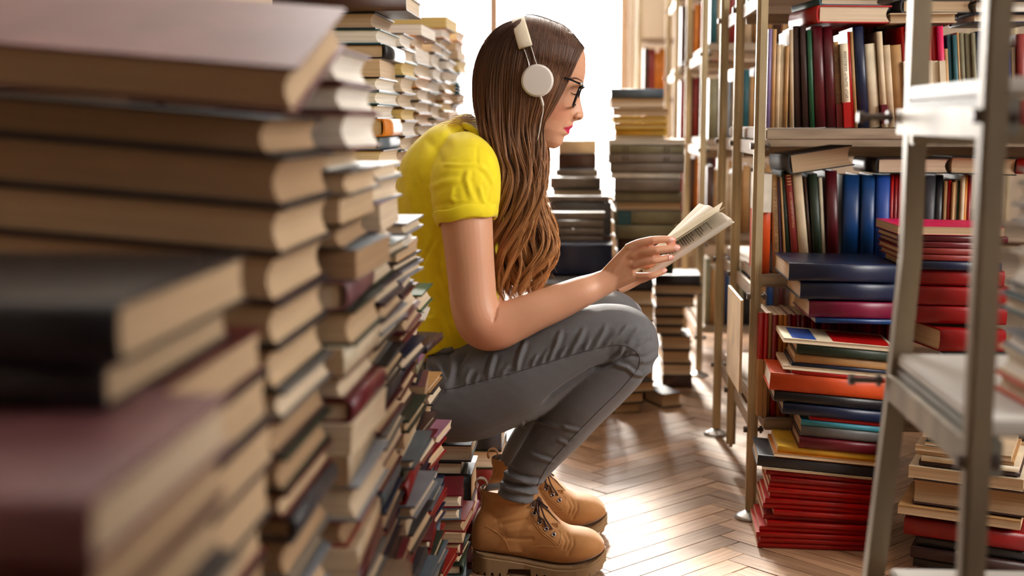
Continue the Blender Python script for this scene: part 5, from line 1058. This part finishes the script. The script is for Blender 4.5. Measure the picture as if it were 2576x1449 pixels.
# ---- hair
GD = [[(1318, 46, YH), (1262, 62, 2.575), (1218, 105, 2.565), (1193, 165, 2.56), (1188, 235, 2.555), (1194, 290, 2.55), (1212, 345, 2.51), (1240, 415, 2.475), (1257, 500, 2.46), (1246, 600, 2.47), (1244, 700, 2.475), (1256, 768, 2.475)],
      [(1322, 42, YH), (1282, 62, 2.555), (1246, 105, 2.53), (1224, 170, 2.52), (1218, 240, 2.515), (1225, 300, 2.505), (1246, 370, 2.48), (1268, 440, 2.462), (1280, 520, 2.455), (1268, 610, 2.46), (1262, 700, 2.465), (1270, 772, 2.47)],
      [(1330, 40, YH), (1306, 60, 2.54), (1284, 110, 2.508), (1272, 175, 2.500), (1268, 245, 2.498), (1272, 320, 2.492), (1286, 400, 2.47), (1300, 470, 2.455), (1302, 550, 2.45), (1290, 630, 2.455), (1284, 710, 2.46), (1292, 770, 2.47)],
      [(1352, 42, YH), (1342, 64, 2.535), (1332, 115, 2.502), (1320, 180, 2.492), (1314, 250, 2.490), (1312, 325, 2.488), (1318, 400, 2.472), (1328, 470, 2.455), (1326, 550, 2.45), (1316, 630, 2.455), (1306, 700, 2.46), (1308, 765, 2.47)],
      [(1388, 54, YH), (1384, 74, 2.54), (1378, 120, 2.508), (1368, 185, 2.498), (1352, 255, 2.494), (1338, 325, 2.492), (1340, 400, 2.475), (1348, 470, 2.46), (1344, 550, 2.455), (1340, 630, 2.46), (1330, 700, 2.465), (1322, 752, 2.475)],
      [(1428, 74, YH), (1426, 92, 2.548), (1418, 135, 2.520), (1402, 195, 2.505), (1378, 262, 2.497), (1354, 325, 2.497), (1358, 400, 2.48), (1362, 470, 2.465), (1356, 550, 2.46), (1358, 630, 2.465), (1346, 700, 2.47), (1330, 748, 2.48)],
      [(1470, 122, YH), (1464, 132, 2.566), (1446, 170, 2.540), (1422, 220, 2.520), (1392, 275, 2.506), (1364, 325, 2.500), (1372, 400, 2.49), (1372, 470, 2.475), (1362, 550, 2.47), (1372, 625, 2.475), (1364, 690, 2.48), (1340, 742, 2.49)]]
for g in GD[1:6]:
    (xa, ya, _), rest = g[0], [q for q in g[1:] if q[1] > g[0][1] + 42]; xb = rest[0][0]
    g[:] = [(xa, ya - 3, YH), (xa + (xb - xa) * .2, ya + 4, 2.553), (xa + (xb - xa) * .45, ya + 22, 2.524)] + rest
NG, NT = len(GD), 45
GW = np.zeros((NG, NT, 3))
for i, g in enumerate(GD):
    P = smooth_path([W(*p) for p in g], 8); t = np.linspace(0, len(P) - 1, NT)
    for c in range(3): GW[i, :, c] = np.interp(t, np.arange(len(P)), P[:, c])
def hair_pts(s, layer, NT_=NT):
    """centre lines of strands; s in 0..1 across, layer in metres inwards"""
    f = s * (NG - 1); i = np.clip(f.astype(int), 0, NG - 2); u = (f - i)[:, None, None]
    im = np.clip(i - 1, 0, NG - 1); ip_ = np.clip(i + 2, 0, NG - 1)
    a, b, c, d = GW[im], GW[i], GW[i + 1], GW[ip_]
    return .5 * (2 * b + (c - a) * u + (2 * a - 5 * b + 4 * c - d) * u ** 2 + (3 * b - a - 3 * c + d) * u ** 3) + np.array([0, 1, 0]) * layer[:, None, None] * np.linspace(.12, 1, NT)[None, :, None]
def push_out(P, off):
    X = P[..., 0]; Z = P[..., 2]; u = X * HF[0] + Z * HF[1]; v = X * HA[0] + Z * HA[1]; w_ = P[..., 1] - YH; off = off[:, None]
    uf = ip(tb, v); ub = ip(tk, v); a = (uf - ub) / 2 + off; uc = (uf + ub) / 2; b = halfw(v) + off; over = np.clip(v - vTop, 0, 1)
    q = np.clip(1 - ((u - uc) / a) ** 2, 0, 1); need = b * np.sqrt(q); m = (v > vBot + .02) & (v < vTop) & (np.abs(w_) < need)
    P[..., 1] = np.where(m, YH + np.where(w_ > 1e-4, 1, -1) * need, P[..., 1])
    return P
def strands(n, seed, rad, clump=.62, wav=1.0, layer=(0, .045), mirror=False, nlock=46, frizz=.0012, srange=(0, 1)):
    r = np.random.RandomState(seed); s = srange[0] + (srange[1] - srange[0]) * r.rand(n); lc = (np.floor(s * nlock) + .5) / nlock; lock = np.floor(s * nlock).astype(int)
    lr = np.random.RandomState(77); ph = lr.uniform(-.8, .8, nlock + 1) + np.linspace(0, 5, nlock + 1); am = lr.uniform(.6, 1.4, nlock + 1); fr = lr.uniform(2.3, 3.0, nlock + 1); ly = lr.uniform(layer[0], layer[1], nlock + 1)
    t = np.linspace(0, 1, NT)[None, :]; k = clump * np.clip((t - .12) / .6, 0, 1)
    p0 = hair_pts(s, r.uniform(*layer, n)); p1 = hair_pts(lc, ly[lock]); P = p0 * (1 - k[..., None]) + p1 * k[..., None]
    A = wav * .0185 * np.clip((t - .42) / .42, 0, 1) ** 1.1; wv = np.sin(2 * np.pi * fr[lock][:, None] * t * 1.15 + ph[lock][:, None] + r.normal(0, .12, n)[:, None]); wz = np.cos(2 * np.pi * fr[lock][:, None] * t * 1.15 + ph[lock][:, None])
    P[..., 0] += A * wv * am[lock][:, None]; P[..., 1] += A * .6 * wz * am[lock][:, None]
    fz = r.normal(0, 1, (n, 4)); P[..., 0] += frizz * (fz[:, :1] * np.sin(t * 9 + fz[:, 1:2] * 3)) * (.3 + t); P[..., 1] += frizz * (fz[:, 2:3] * np.sin(t * 8 + fz[:, 3:4] * 3)) * (.3 + t)
    cut = r.uniform(.86, 1.0, n); cut[r.rand(n) < .12] -= .12
    tt = t * cut[:, None]; idx = tt * (NT - 1); i0 = np.clip(idx.astype(int), 0, NT - 2); fr_ = (idx - i0)[..., None]; rows = np.arange(n)[:, None]
    P = P[rows, i0] * (1 - fr_) + P[rows, i0 + 1] * fr_
    P = push_out(P, r.uniform(.006, .014, n))
    if mirror: P[..., 1] = 2 * YH - P[..., 1]
    return P, tt
def strand_mesh(name, P, tt, rad, mat_, parent, seed=0):
    n, m = P.shape[:2]; T = np.gradient(P, axis=1); T /= np.linalg.norm(T, axis=2, keepdims=True) + 1e-9
    U = np.cross(T, np.array([.1, 1, .05])); U /= np.linalg.norm(U, axis=2, keepdims=True) + 1e-9; V_ = np.cross(T, U)
    r = rad * (np.random.RandomState(seed).uniform(.6, 1.3, n)[:, None] * (1 - .75 * np.linspace(0, 1, m)[None] ** 4))[..., None]
    ring = np.stack([P + r * (U * cos(a) + V_ * sin(a)) for a in (0, 2 * pi / 3, 4 * pi / 3)], 2)
    co = ring.reshape(-1, 3) - np.array(parent.location); i = np.arange(n)[:, None, None]; j = np.arange(m - 1)[None, :, None]; k = np.arange(3)[None, None, :]; b = (i * m + j) * 3; k2 = (k + 1) % 3
    F_ = np.stack(np.broadcast_arrays(b + k, b + k2, b + 3 + k2, b + 3 + k), -1).reshape(-1, 4)
    me = bpy.data.meshes.new(name); me.vertices.add(len(co)); me.vertices.foreach_set('co', co.astype('f').ravel()); me.loops.add(F_.size); me.loops.foreach_set('vertex_index', F_.astype('i').ravel())
    me.polygons.add(len(F_)); me.polygons.foreach_set('loop_start', np.arange(0, F_.size, 4, dtype='i')); me.polygons.foreach_set('use_smooth', np.ones(len(F_), bool)); me.update(calc_edges=True)
    rr = np.random.RandomState(seed + 1).rand(n)[:, None, None]; c = np.broadcast_to(rr, (n, m, 3)); tv = np.broadcast_to(tt[:, :, None], (n, m, 3))
    col = np.stack([tv, c, np.zeros_like(c), np.ones_like(c)], -1).reshape(-1, 4)
    ca = me.color_attributes.new('strand', 'FLOAT_COLOR', 'POINT'); ca.data.foreach_set('color', col.astype('f').ravel())
    me.materials.append(mat_); o = bpy.data.objects.new(name, me); COL.objects.link(o); o.parent = parent; return o
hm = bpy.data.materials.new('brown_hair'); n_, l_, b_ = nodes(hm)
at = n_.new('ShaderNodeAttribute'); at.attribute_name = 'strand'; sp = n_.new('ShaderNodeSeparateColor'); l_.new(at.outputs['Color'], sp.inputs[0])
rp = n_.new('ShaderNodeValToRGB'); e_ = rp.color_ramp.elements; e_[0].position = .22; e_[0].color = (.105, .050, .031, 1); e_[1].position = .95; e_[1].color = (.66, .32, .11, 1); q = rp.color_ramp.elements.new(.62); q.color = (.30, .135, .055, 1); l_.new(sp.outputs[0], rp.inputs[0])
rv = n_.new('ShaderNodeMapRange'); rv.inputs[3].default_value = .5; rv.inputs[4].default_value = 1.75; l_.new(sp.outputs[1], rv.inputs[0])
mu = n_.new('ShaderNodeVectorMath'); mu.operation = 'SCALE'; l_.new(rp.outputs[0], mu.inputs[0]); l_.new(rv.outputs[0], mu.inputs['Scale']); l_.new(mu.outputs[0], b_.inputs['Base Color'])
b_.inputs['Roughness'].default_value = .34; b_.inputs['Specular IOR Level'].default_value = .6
hair = empty('hair', (0, 0, 0)); hair.parent = girl
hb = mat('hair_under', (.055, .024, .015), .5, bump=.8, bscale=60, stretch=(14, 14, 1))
# cap over the skull
G = head_grid(200, 300, off=.0035, feat=False); nv, nt = G.shape[:2]; px, py = proj(np.stack([G[..., 0], np.full(G.shape[:2], YH), G[..., 2]], -1).reshape(-1, 3)); px = px.reshape(nv, nt); py = py.reshape(nv, nt)
hlx = np.interp(py, [50, 110, 125, 165, 215, 262, 300, 322, 380], [1425, 1440, 1444, 1432, 1410, 1384, 1356, 1340, 1325]); ok = px < hlx
f = [(i * nt + k, i * nt + (k + 1) % nt, (i + 1) * nt + (k + 1) % nt, (i + 1) * nt + k) for i in range(nv - 1) for k in range(nt) if ok[i, k] and ok[i, (k + 1) % nt] and ok[i + 1, k] and ok[i + 1, (k + 1) % nt]]
f.append(tuple((nv - 1) * nt + k for k in range(nt)))
cap = MB(); cap.add([Vector(p) for p in G.reshape(-1, 3)], f)
# solid lock volume under the strands
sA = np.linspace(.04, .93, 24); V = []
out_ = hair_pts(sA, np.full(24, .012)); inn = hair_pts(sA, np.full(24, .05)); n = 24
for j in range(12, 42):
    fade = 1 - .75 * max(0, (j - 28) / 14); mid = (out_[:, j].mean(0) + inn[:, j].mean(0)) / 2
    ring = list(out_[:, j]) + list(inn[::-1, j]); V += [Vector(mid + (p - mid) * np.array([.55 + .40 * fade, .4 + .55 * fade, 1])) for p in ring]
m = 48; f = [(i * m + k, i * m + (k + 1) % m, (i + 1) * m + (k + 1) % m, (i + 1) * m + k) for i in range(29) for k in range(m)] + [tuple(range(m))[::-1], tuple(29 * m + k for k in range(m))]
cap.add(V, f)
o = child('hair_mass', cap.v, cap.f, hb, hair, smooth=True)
hair_l = hair; hair_l_loc = girl.location
class _P: pass
def sm_(name, P, tt, rad, seed):
    o = strand_mesh(name, P, tt, rad, hm, girl, seed); o.parent = hair; return o
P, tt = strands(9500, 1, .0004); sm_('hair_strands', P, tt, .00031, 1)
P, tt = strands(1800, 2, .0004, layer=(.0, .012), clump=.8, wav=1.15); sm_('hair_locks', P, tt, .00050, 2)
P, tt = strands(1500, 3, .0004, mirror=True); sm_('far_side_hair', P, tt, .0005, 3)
# flyaway hairs
r = np.random.RandomState(9); n = 420; NTf = NT; P = np.zeros((n, NT, 3)); t = np.linspace(0, 1, NT)
for i in range(n):
    u = r.rand()
    if u < .45:   # loose waves behind the neck, over the shoulder
        a = Vector(W(r.uniform(1190, 1205), r.uniform(230, 320), 2.56 + r.uniform(-.03, .02))); dx = -r.uniform(.01, .085); dz = r.uniform(-.05, .03); L = 1
        if r.rand() < .5: a = Vector(W(r.uniform(1192, 1215), r.uniform(285, 330), 2.55)); dx = -r.uniform(.03, .10); dz = -r.uniform(-.01, .02)
    elif u < .72: a = Vector(W(r.uniform(1200, 1330), r.uniform(45, 120), 2.57)); q = r.uniform(0, 4); a = Vector(W(np.interp(q, range(5), [1264, 1228, 1207, 1197, 1193]) + 4, np.interp(q, range(5), [62, 90, 125, 165, 215]), 2.565)); dx = -r.uniform(.0, .03); dz = r.uniform(-.03, .025)
    elif u < .88: a = Vector(W(r.uniform(1345, 1372), r.uniform(420, 690), 2.47)); dx = r.uniform(.0, .035); dz = r.uniform(-.06, .02)
    else:
        q = [(1400, 60), (1440, 86), (1372, 50), (1462, 112)][r.randint(4)]; a = Vector(W(q[0], q[1], YH)); dx = r.uniform(-.03, .02); dz = r.uniform(-.01, .006)
    ph, amp, fq = r.uniform(0, 6), r.uniform(.001, .007), r.uniform(2, 7)
    P[i, :, 0] = a.x + dx * t + amp * np.sin(fq * t + ph) * t; P[i, :, 1] = a.y + r.uniform(-.02, .02) * t + amp * np.cos(fq * t) * t; P[i, :, 2] = a.z + dz * t ** 1.3 + amp * np.sin(fq * 1.3 * t + ph + 1) * t
P = P[:, ::2]; sm_('flyaway_hair', P, np.broadcast_to(.55 + .4 * t[::2], (n, P.shape[1])), .00022, 5)  # lit tone put into their colour: flyaways use the paler ramp end

# ------------------------------------------------------------------ headphones
hp = empty('headphones', W(1352, 203, 2.49)); tag(hp, 'white on-ear headphones with a cream headband worn by the reader', 'headphones')
topc = W(1304, 47, YH); dn = (W(1352, 203, YH) - W(1304, 47, YH)); dn.normalize(); fwd = Vector((dn.z * -1, 0, dn.x)); fwd = Vector((-dn.z, 0, dn.x)); 
# headband arc in the lateral plane, wide along fwd
R0 = .098; cen = topc + dn * R0
def arc(a, r=R0): return cen + Vector((0, -1, 0)) * r * sin(a) + dn * (-r * cos(a))
def strap(a0, a1, wd, th, rise=0.0, n=26):
    v = []; f = []
    for i in range(n + 1):
        a = a0 + (a1 - a0) * i / n; p = arc(a); nr = (p - cen).normalized(); m = 12
        for k in range(m):
            c, s = cos(2 * pi * k / m), sin(2 * pi * k / m); c = abs(c) ** .45 * (1 if c > 0 else -1); s = abs(s) ** .6 * (1 if s > 0 else -1); v.append(p + fwd * c * wd / 2 + nr * (s * th / 2))
    f = [(i * m + k, i * m + (k + 1) % m, (i + 1) * m + (k + 1) % m, (i + 1) * m + k) for i in range(n) for k in range(m)] + [tuple(range(m))[::-1], tuple(n * m + k for k in range(m))]
    return v, f
v, f = strap(-radians(69), radians(69), .0275, .009); child('headband', v, f, creamp, hp, smooth=True)
for sd in (1, -1):
    Yc = YH - sd * .0925; cc_ = W(1352, 203, 2.4925) if sd == 1 else Vector((W(1352, 203, 2.4925).x - .004, Yc, W(1352, 203, 2.4925).z))
    def disc(prof, n=48):
        v = []; 
        for (r_, y) in prof: v += [cc_ + Vector((r_ * cos(2 * pi * k / n), -sd * y, r_ * sin(2 * pi * k / n))) for k in range(n)]
        m = len(prof); f = [(i * n + k, i * n + (k + 1) % n, (i + 1) * n + (k + 1) % n, (i + 1) * n + k) for i in range(m - 1) for k in range(n)] + [tuple(range(n))[::-1], tuple((m - 1) * n + k for k in range(n))]
        return v, f
    v, f = disc([(.026, -.008), (.0300, -.0068), (.0308, -.0055), (.0312, -.003), (.0312, .0035), (.0308, .0046), (.0300, .0051), (.0290, .0052), (.0289, .0054), (.0289, .0088), (.0287, .0096), (.0280, .0102), (.0270, .0104), (.0265, .01045), (.015, .0107), (.002, .0108)]); child('ear_cup', v, f, whitep, hp, smooth=True)
    v, f = disc([(.020, -.016), (.029, -.0155), (.031, -.012), (.030, -.009), (.026, -.0082)]); child('ear_pad', v, f, mat('pad', (.25, .22, .2), .7) if sd == 1 else bpy.data.materials['pad'], hp, smooth=True)
    rb = MB()
    ends = [((1317, 118), (1330, 160), (1328.5, 170)), ((1335, 114), (1348.5, 158), (1356, 166), (1364, 168))]
    for P in ends:
        n = len(P); pts = []
        for j, (a, b) in enumerate(P):
            Yy = 2.500 + (.010 if j == 0 else -.010 if j else 0) if sd == 1 else Yc + .0
            q = W(a, b, 2.4985 - (.006 if j else 0)); pts.append(q if sd == 1 else Vector((q.x - .004, 2 * YH - q.y, q.z)))
        rb.tube([Vector(p) for p in smooth_path(pts, 5)], .0013, 8)
    child('rod', rb.v, rb.f, chrome, hp, smooth=True)
cb = MB(); cb.tube([Vector(p) for p in smooth_path([W(1360, 243, 2.486), W(1363.5, 254, 2.486), W(1366, 266, 2.487)], 4)], [.0022] * 4 + [.0026] * 5, 8)
cb.tube([Vector(p) for p in smooth_path([W(1366, 264, 2.487), W(1366, 280, 2.487), W(1362, 300, 2.487), W(1357, 330, 2.488), W(1352, 352, 2.492), W(1345, 380, 2.50)], 6)], .0011, 8)
child('cable', cb.v, cb.f, whitep, hp, smooth=True)

# ------------------------------------------------------------------ glasses
gs = empty('glasses', W(1458, 240, YH)); tag(gs, 'black-framed glasses on the reader\'s face', 'glasses')
dirn = (W(1447, 272, YH) - W(1469.5, 213, YH)); hgt = dirn.length; dirn.normalize(); nrmg = Vector((-dirn.z, 0, dirn.x))
for sd in (-1, 1):
    c0 = W(1458.5, 242, YH) + Vector((-.0045, sd * .0335, 0)); n = 44; P = []
    for k in range(n):
        a = 2 * pi * k / n; c, s = cos(a), sin(a); c = abs(c) ** .72 * (1 if c > 0 else -1); s = abs(s) ** .72 * (1 if s > 0 else -1); P.append(c0 + Vector((0, 1, 0)) * c * .0275 + dirn * s * hgt * .47 + nrmg * (-.0010 * (c * sd)))
    v = []; m = 8
    for k in range(n):
        t_ = (P[(k + 1) % n] - P[k - 1]).normalized(); o_ = t_.cross(nrmg).normalized()
        for j in range(m): b = 2 * pi * j / m; v.append(P[k] + o_ * .0024 * cos(b) + nrmg * .0025 * sin(b))
    f = [(i * m + j, ((i + 1) % n) * m + j, ((i + 1) % n) * m + (j + 1) % m, i * m + (j + 1) % m) for i in range(n) for j in range(m)]
    child('rim', v, f, blackp, gs, smooth=True)
    v = [p for p in P] + [p + nrmg * .0008 for p in P]; child('lens', v, [tuple(range(n)), tuple(range(n, 2 * n))[::-1]], mg, gs)
    tp_ = W(1469, 214, YH); a = Vector((tp_.x - .008, YH + sd * .061, tp_.z + .0005)); yb = YH + sd * .071
    e1 = W(1424, 197, 2.515); e1 = Vector((e1.x, YH + sd * .0705, e1.z)); e2 = Vector((e1.x - .05, YH + sd * .071, e1.z + .010))
    q = W(1468, 213.5, 2.524); a = Vector((q.x - .001, YH + sd * .0605, q.z))
    v = []; Pt = [Vector(p) for p in smooth_path([a, a.lerp(e1, .3), e1, e2], 5)]; dwn = Vector((-.25, 0, -1)).normalized()
    for k, p in enumerate(Pt):
        hh = .0030 - .0012 * min(1, k / 6); v += [p + dwn * hh + Vector((0, sd * .0009, 0)), p - dwn * hh + Vector((0, sd * .0009, 0)), p - dwn * hh - Vector((0, sd * .0009, 0)), p + dwn * hh - Vector((0, sd * .0009, 0))]
    f = [(k * 4 + j_, k * 4 + (j_ + 1) % 4, k * 4 + 4 + (j_ + 1) % 4, k * 4 + 4 + j_) for k in range(len(Pt) - 1) for j_ in range(4)] + [(3, 2, 1, 0), tuple(range(len(v) - 4, len(v)))]
    child('temple_arm', v, f, blackp, gs)
    hg = MB(); h0 = a.lerp(e1, .12); hg.tube([h0 - (e1 - a).normalized() * .0025, h0 + (e1 - a).normalized() * .0025], .0036, 8); child('hinge', hg.v, hg.f, chrome, gs, smooth=True)
    ec = MB(); ec.tube([a, c0 + Vector((.002, sd * .0275, 0)) - dirn * hgt * .34], .0024, 8); child('end_piece', ec.v, ec.f, blackp, gs, smooth=True)
br = MB(); b0 = W(1467, 222, YH) ; br.tube([Vector(p) for p in smooth_path([b0 + Vector((-.002, -.009, 0)), b0 + Vector((.0015, 0, .002)), b0 + Vector((-.002, .009, 0))], 5)], .0019, 8); child('bridge', br.v, br.f, blackp, gs, smooth=True)

# ------------------------------------------------------------------ bracelet on the far wrist
bc = empty('bracelet', W(1514, 735, 2.70)); tag(bc, 'rose gold chain bracelet with dark stones on the far wrist', 'bracelet')
wc = W(1518, 741, 2.70); ax = (W(1535, 722, 2.695) - W(1495, 733, 2.71)).normalized(); u = Vector((0, 1, 0)); u = (u - ax * u.dot(ax)).normalized(); v_ = ax.cross(u)
if v_.z > 0: v_ = -v_
for k in range(22):
    a = 2 * pi * k / 22; p = wc + u * .0265 * cos(a) + v_ * (.029 * sin(a) + .002) + ax * (.002 if k % 2 else -.002)
    bm = bmesh.new()
    if k % 4 == 1: bmesh.ops.create_cube(bm, size=.0075); bmesh.ops.bevel(bm, geom=bm.edges[:], offset=.0015, segments=2, affect='EDGES')
    else: bmesh.ops.create_icosphere(bm, subdivisions=2, radius=.0032)
    bm.verts.index_update(); child('stone' if k % 4 == 1 else 'link', [p + q.co for q in bm.verts], [[q.index for q in f_.verts] for f_ in bm.faces], blackp if k % 4 == 1 else goldp, bc, smooth=k % 4 != 1); bm.free()

# ------------------------------------------------------------------ the open book
th = radians(34); sv = Vector((cos(th), 0, sin(th))); nv_ = Vector((-sin(th), 0, cos(th))); yv = Vector((0, 1, 0))
gut = W(1809, 533, 2.585) - nv_ * .002; Lb = .192
ob = empty('open_paperback', gut - sv * Lb); tag(ob, 'open cream-paged paperback held in the reader\'s hands', 'book')
def sect(pts, x0_, x1_, skew0=0, skew1=0, pts1=None):
    """closed (y, n) section carried along the spine"""
    v = []
    for x, sk, pp in ((x0_, skew0, pts), (x1_, skew1, pts1 or pts)): v += [gut + sv * (x - Lb + sk * y) + yv * y + nv_ * n for y, n in pp]
    n = len(pts); return v, [tuple(range(n))[::-1], tuple(range(n, 2 * n))] + [(i, (i + 1) % n, n + (i + 1) % n, n + i) for i in range(n)]
Wp = .116
def curve(sgn, ang, thick, bulge, N=12):
    top = []; bot = []
    for i in range(N + 1):
        t_ = i / N; y = sgn * Wp * t_; h = y * sgn * tan(ang) + bulge * sin(pi * min(1, t_ * 1.6) if t_ < .625 else pi) + bulge * (4 * t_ * (1 - t_)) * .6
        top.append((y, h)); bot.append((y, y * sgn * tan(ang) - thick * min(1, t_ * 5)))
    return top, bot
rt_, rb_ = curve(-1, radians(-4), .0085, .003)
v, f = sect(rt_ + rb_[::-1], 0, Lb, -.06, -.06); child('page_block', v, f, paper, ob)
(lt0, lb0), (lt1, lb1) = curve(1, radians(-8), .0075, .005), curve(1, radians(13), .0075, .006)
v, f = sect(lt0 + lb0[::-1], 0, Lb, -.17, -.17, lt1 + lb1[::-1]); child('page_block', v, f, paper, ob)
cvp = [(y * 1.012, n - .0004) for y, n in rb_[::-1]]; cvp2 = [(y, n - .0009) for y, n in cvp]; v, f = sect(cvp + cvp2[::-1], -.001, Lb + .001, -.06, -.06); c1 = (v, f)
ca_ = [(y * 1.012, n - .0004) for y, n in lb0]; cb_ = [(y * 1.012, n - .0004) for y, n in lb1]; v2, f2 = sect(ca_ + [(y, n - .0009) for y, n in ca_[::-1]], -.001, Lb + .001, -.17, -.17, cb_ + [(y, n - .0009) for y, n in cb_[::-1]])
child('cover', c1[0] + v2, c1[1] + [tuple(i + len(c1[0]) for i in q) for q in f2], CV['cream'], ob)
for (a0, a1, ln_, sk) in ((5, 9, .100, -.10), (11, 16, .094, -.13)):
    pt = []
    for i in range(11): t_ = i / 10; A = radians(a0 + (a1 - a0) * t_) + .25 * (1 - t_) ** 2; pt.append((-ln_ * t_ * cos(A), ln_ * t_ * sin(A) * .92 + .001))
    v, f = sect(pt + [(y, n + .0003) for y, n in pt[::-1]], 0, Lb, 0, sk); child('loose_page', v, f, paper, ob)
tx = MB(); rn = random.Random(5)
for r_ in range(27):
    xs_ = .022 + r_ * .0052; y = -.020
    while y > -.100:
        L = rn.uniform(.002, .008)
        yy = (y, y - L); hh = [np.interp(-a, [-p[0] for p in rt_], [p[1] for p in rt_]) + .00025 for a in yy]
        tx.add([gut + sv * (xs_ - Lb + d) + yv * a + nv_ * h for a, h in zip(yy, hh) for d in (0, .0017)], [(0, 1, 3, 2)]); y -= L + .0014
        if rn.random() < .06: break
child('printed_text', tx.v, tx.f, M['ink'], ob)

# ------------------------------------------------------------------ books that show least are gathered into one object of each kind
def gather():
    import time; t0 = time.time()
    from mathutils.bvhtree import BVHTree
    bpy.context.view_layer.update(); V = []; P = []; own = []; names = []
    for ob_ in S.objects:
        if ob_.type != 'MESH' or 'strands' in ob_.name or 'flyaway' in ob_.name or 'far_side' in ob_.name or len(ob_.data.vertices) > 250000 or 'pane' in ob_.name: continue
        me = ob_.data; n = len(me.vertices); a = np.empty(n * 3, 'f'); me.vertices.foreach_get('co', a); M_ = np.array(ob_.matrix_world); a = a.reshape(-1, 3) @ M_[:3, :3].T + M_[:3, 3]
        li = np.empty(len(me.loops), 'i'); me.loops.foreach_get('vertex_index', li); ls = np.empty(len(me.polygons), 'i'); me.polygons.foreach_get('loop_start', ls); lt = np.empty(len(me.polygons), 'i'); me.polygons.foreach_get('loop_total', lt)
        li = (li + len(V)).tolist(); V += a.tolist(); P += [li[s_:s_ + t_] for s_, t_ in zip(ls.tolist(), lt.tolist())]
        r_ = ob_
        while r_.parent: r_ = r_.parent
        names.append(r_.name); own += [len(names) - 1] * len(ls)
    bv = BVHTree.FromPolygons(V, P); hits = {}; o = Vector((0, 0, CAM_H))
    for j in range(2, 1449, 7):
        for i in range(2, 2576, 7):
            d = (_fw + _rt * ((i - 1288) / FPX) - _up * ((j - 724.5) / FPX)).normalized(); h = bv.ray_cast(o + d * .2, d)
            if h[2] is not None: q = names[own[h[2]]]; hits[q] = hits.get(q, 0) + 1
    for kind, name, lab in (('hardcover_book', 'distant_hardcover_books', 'remaining hardcovers deep in the piles and on the far racks'), ('paperback_book', 'distant_paperback_books', 'remaining paperbacks deep in the piles and on the far racks')):
        L = [o_ for o_ in S.objects if o_.type == 'EMPTY' and o_.name.startswith(kind)]
        names = [q.name for q in L]; L.sort(key=lambda q: -hits.get(q.name, 0)); V = []; F_ = []; MI = []; mats = {}
        rest = [q for k, q in enumerate(L) if k >= KEEP or hits.get(q.name, 0) == 0]; kill = []
        for q in rest:
            for ch in list(q.children_recursive):
                if ch.type == 'MESH':
                    b = len(V); M_ = ch.matrix_world; V += [tuple(M_ @ v.co) for v in ch.data.vertices]; mi = mats.setdefault(ch.data.materials[0].name, len(mats))
                    F_ += [tuple(i + b for i in p.vertices) for p in ch.data.polygons]; MI += [mi] * len(ch.data.polygons)
                kill.append(ch)
            kill.append(q)
        bpy.data.batch_remove(kill)
        if V:
            o_ = mesh_obj(name, V, F_, [bpy.data.materials[m] for m in mats], midx=MI); tag(o_, lab, None, None, 'stuff')
        print('GATHER', kind, len(L), sum(hits.get(q, 0) == 0 for q in names), len(V), time.time() - t0)
KEEP = 292
gather()
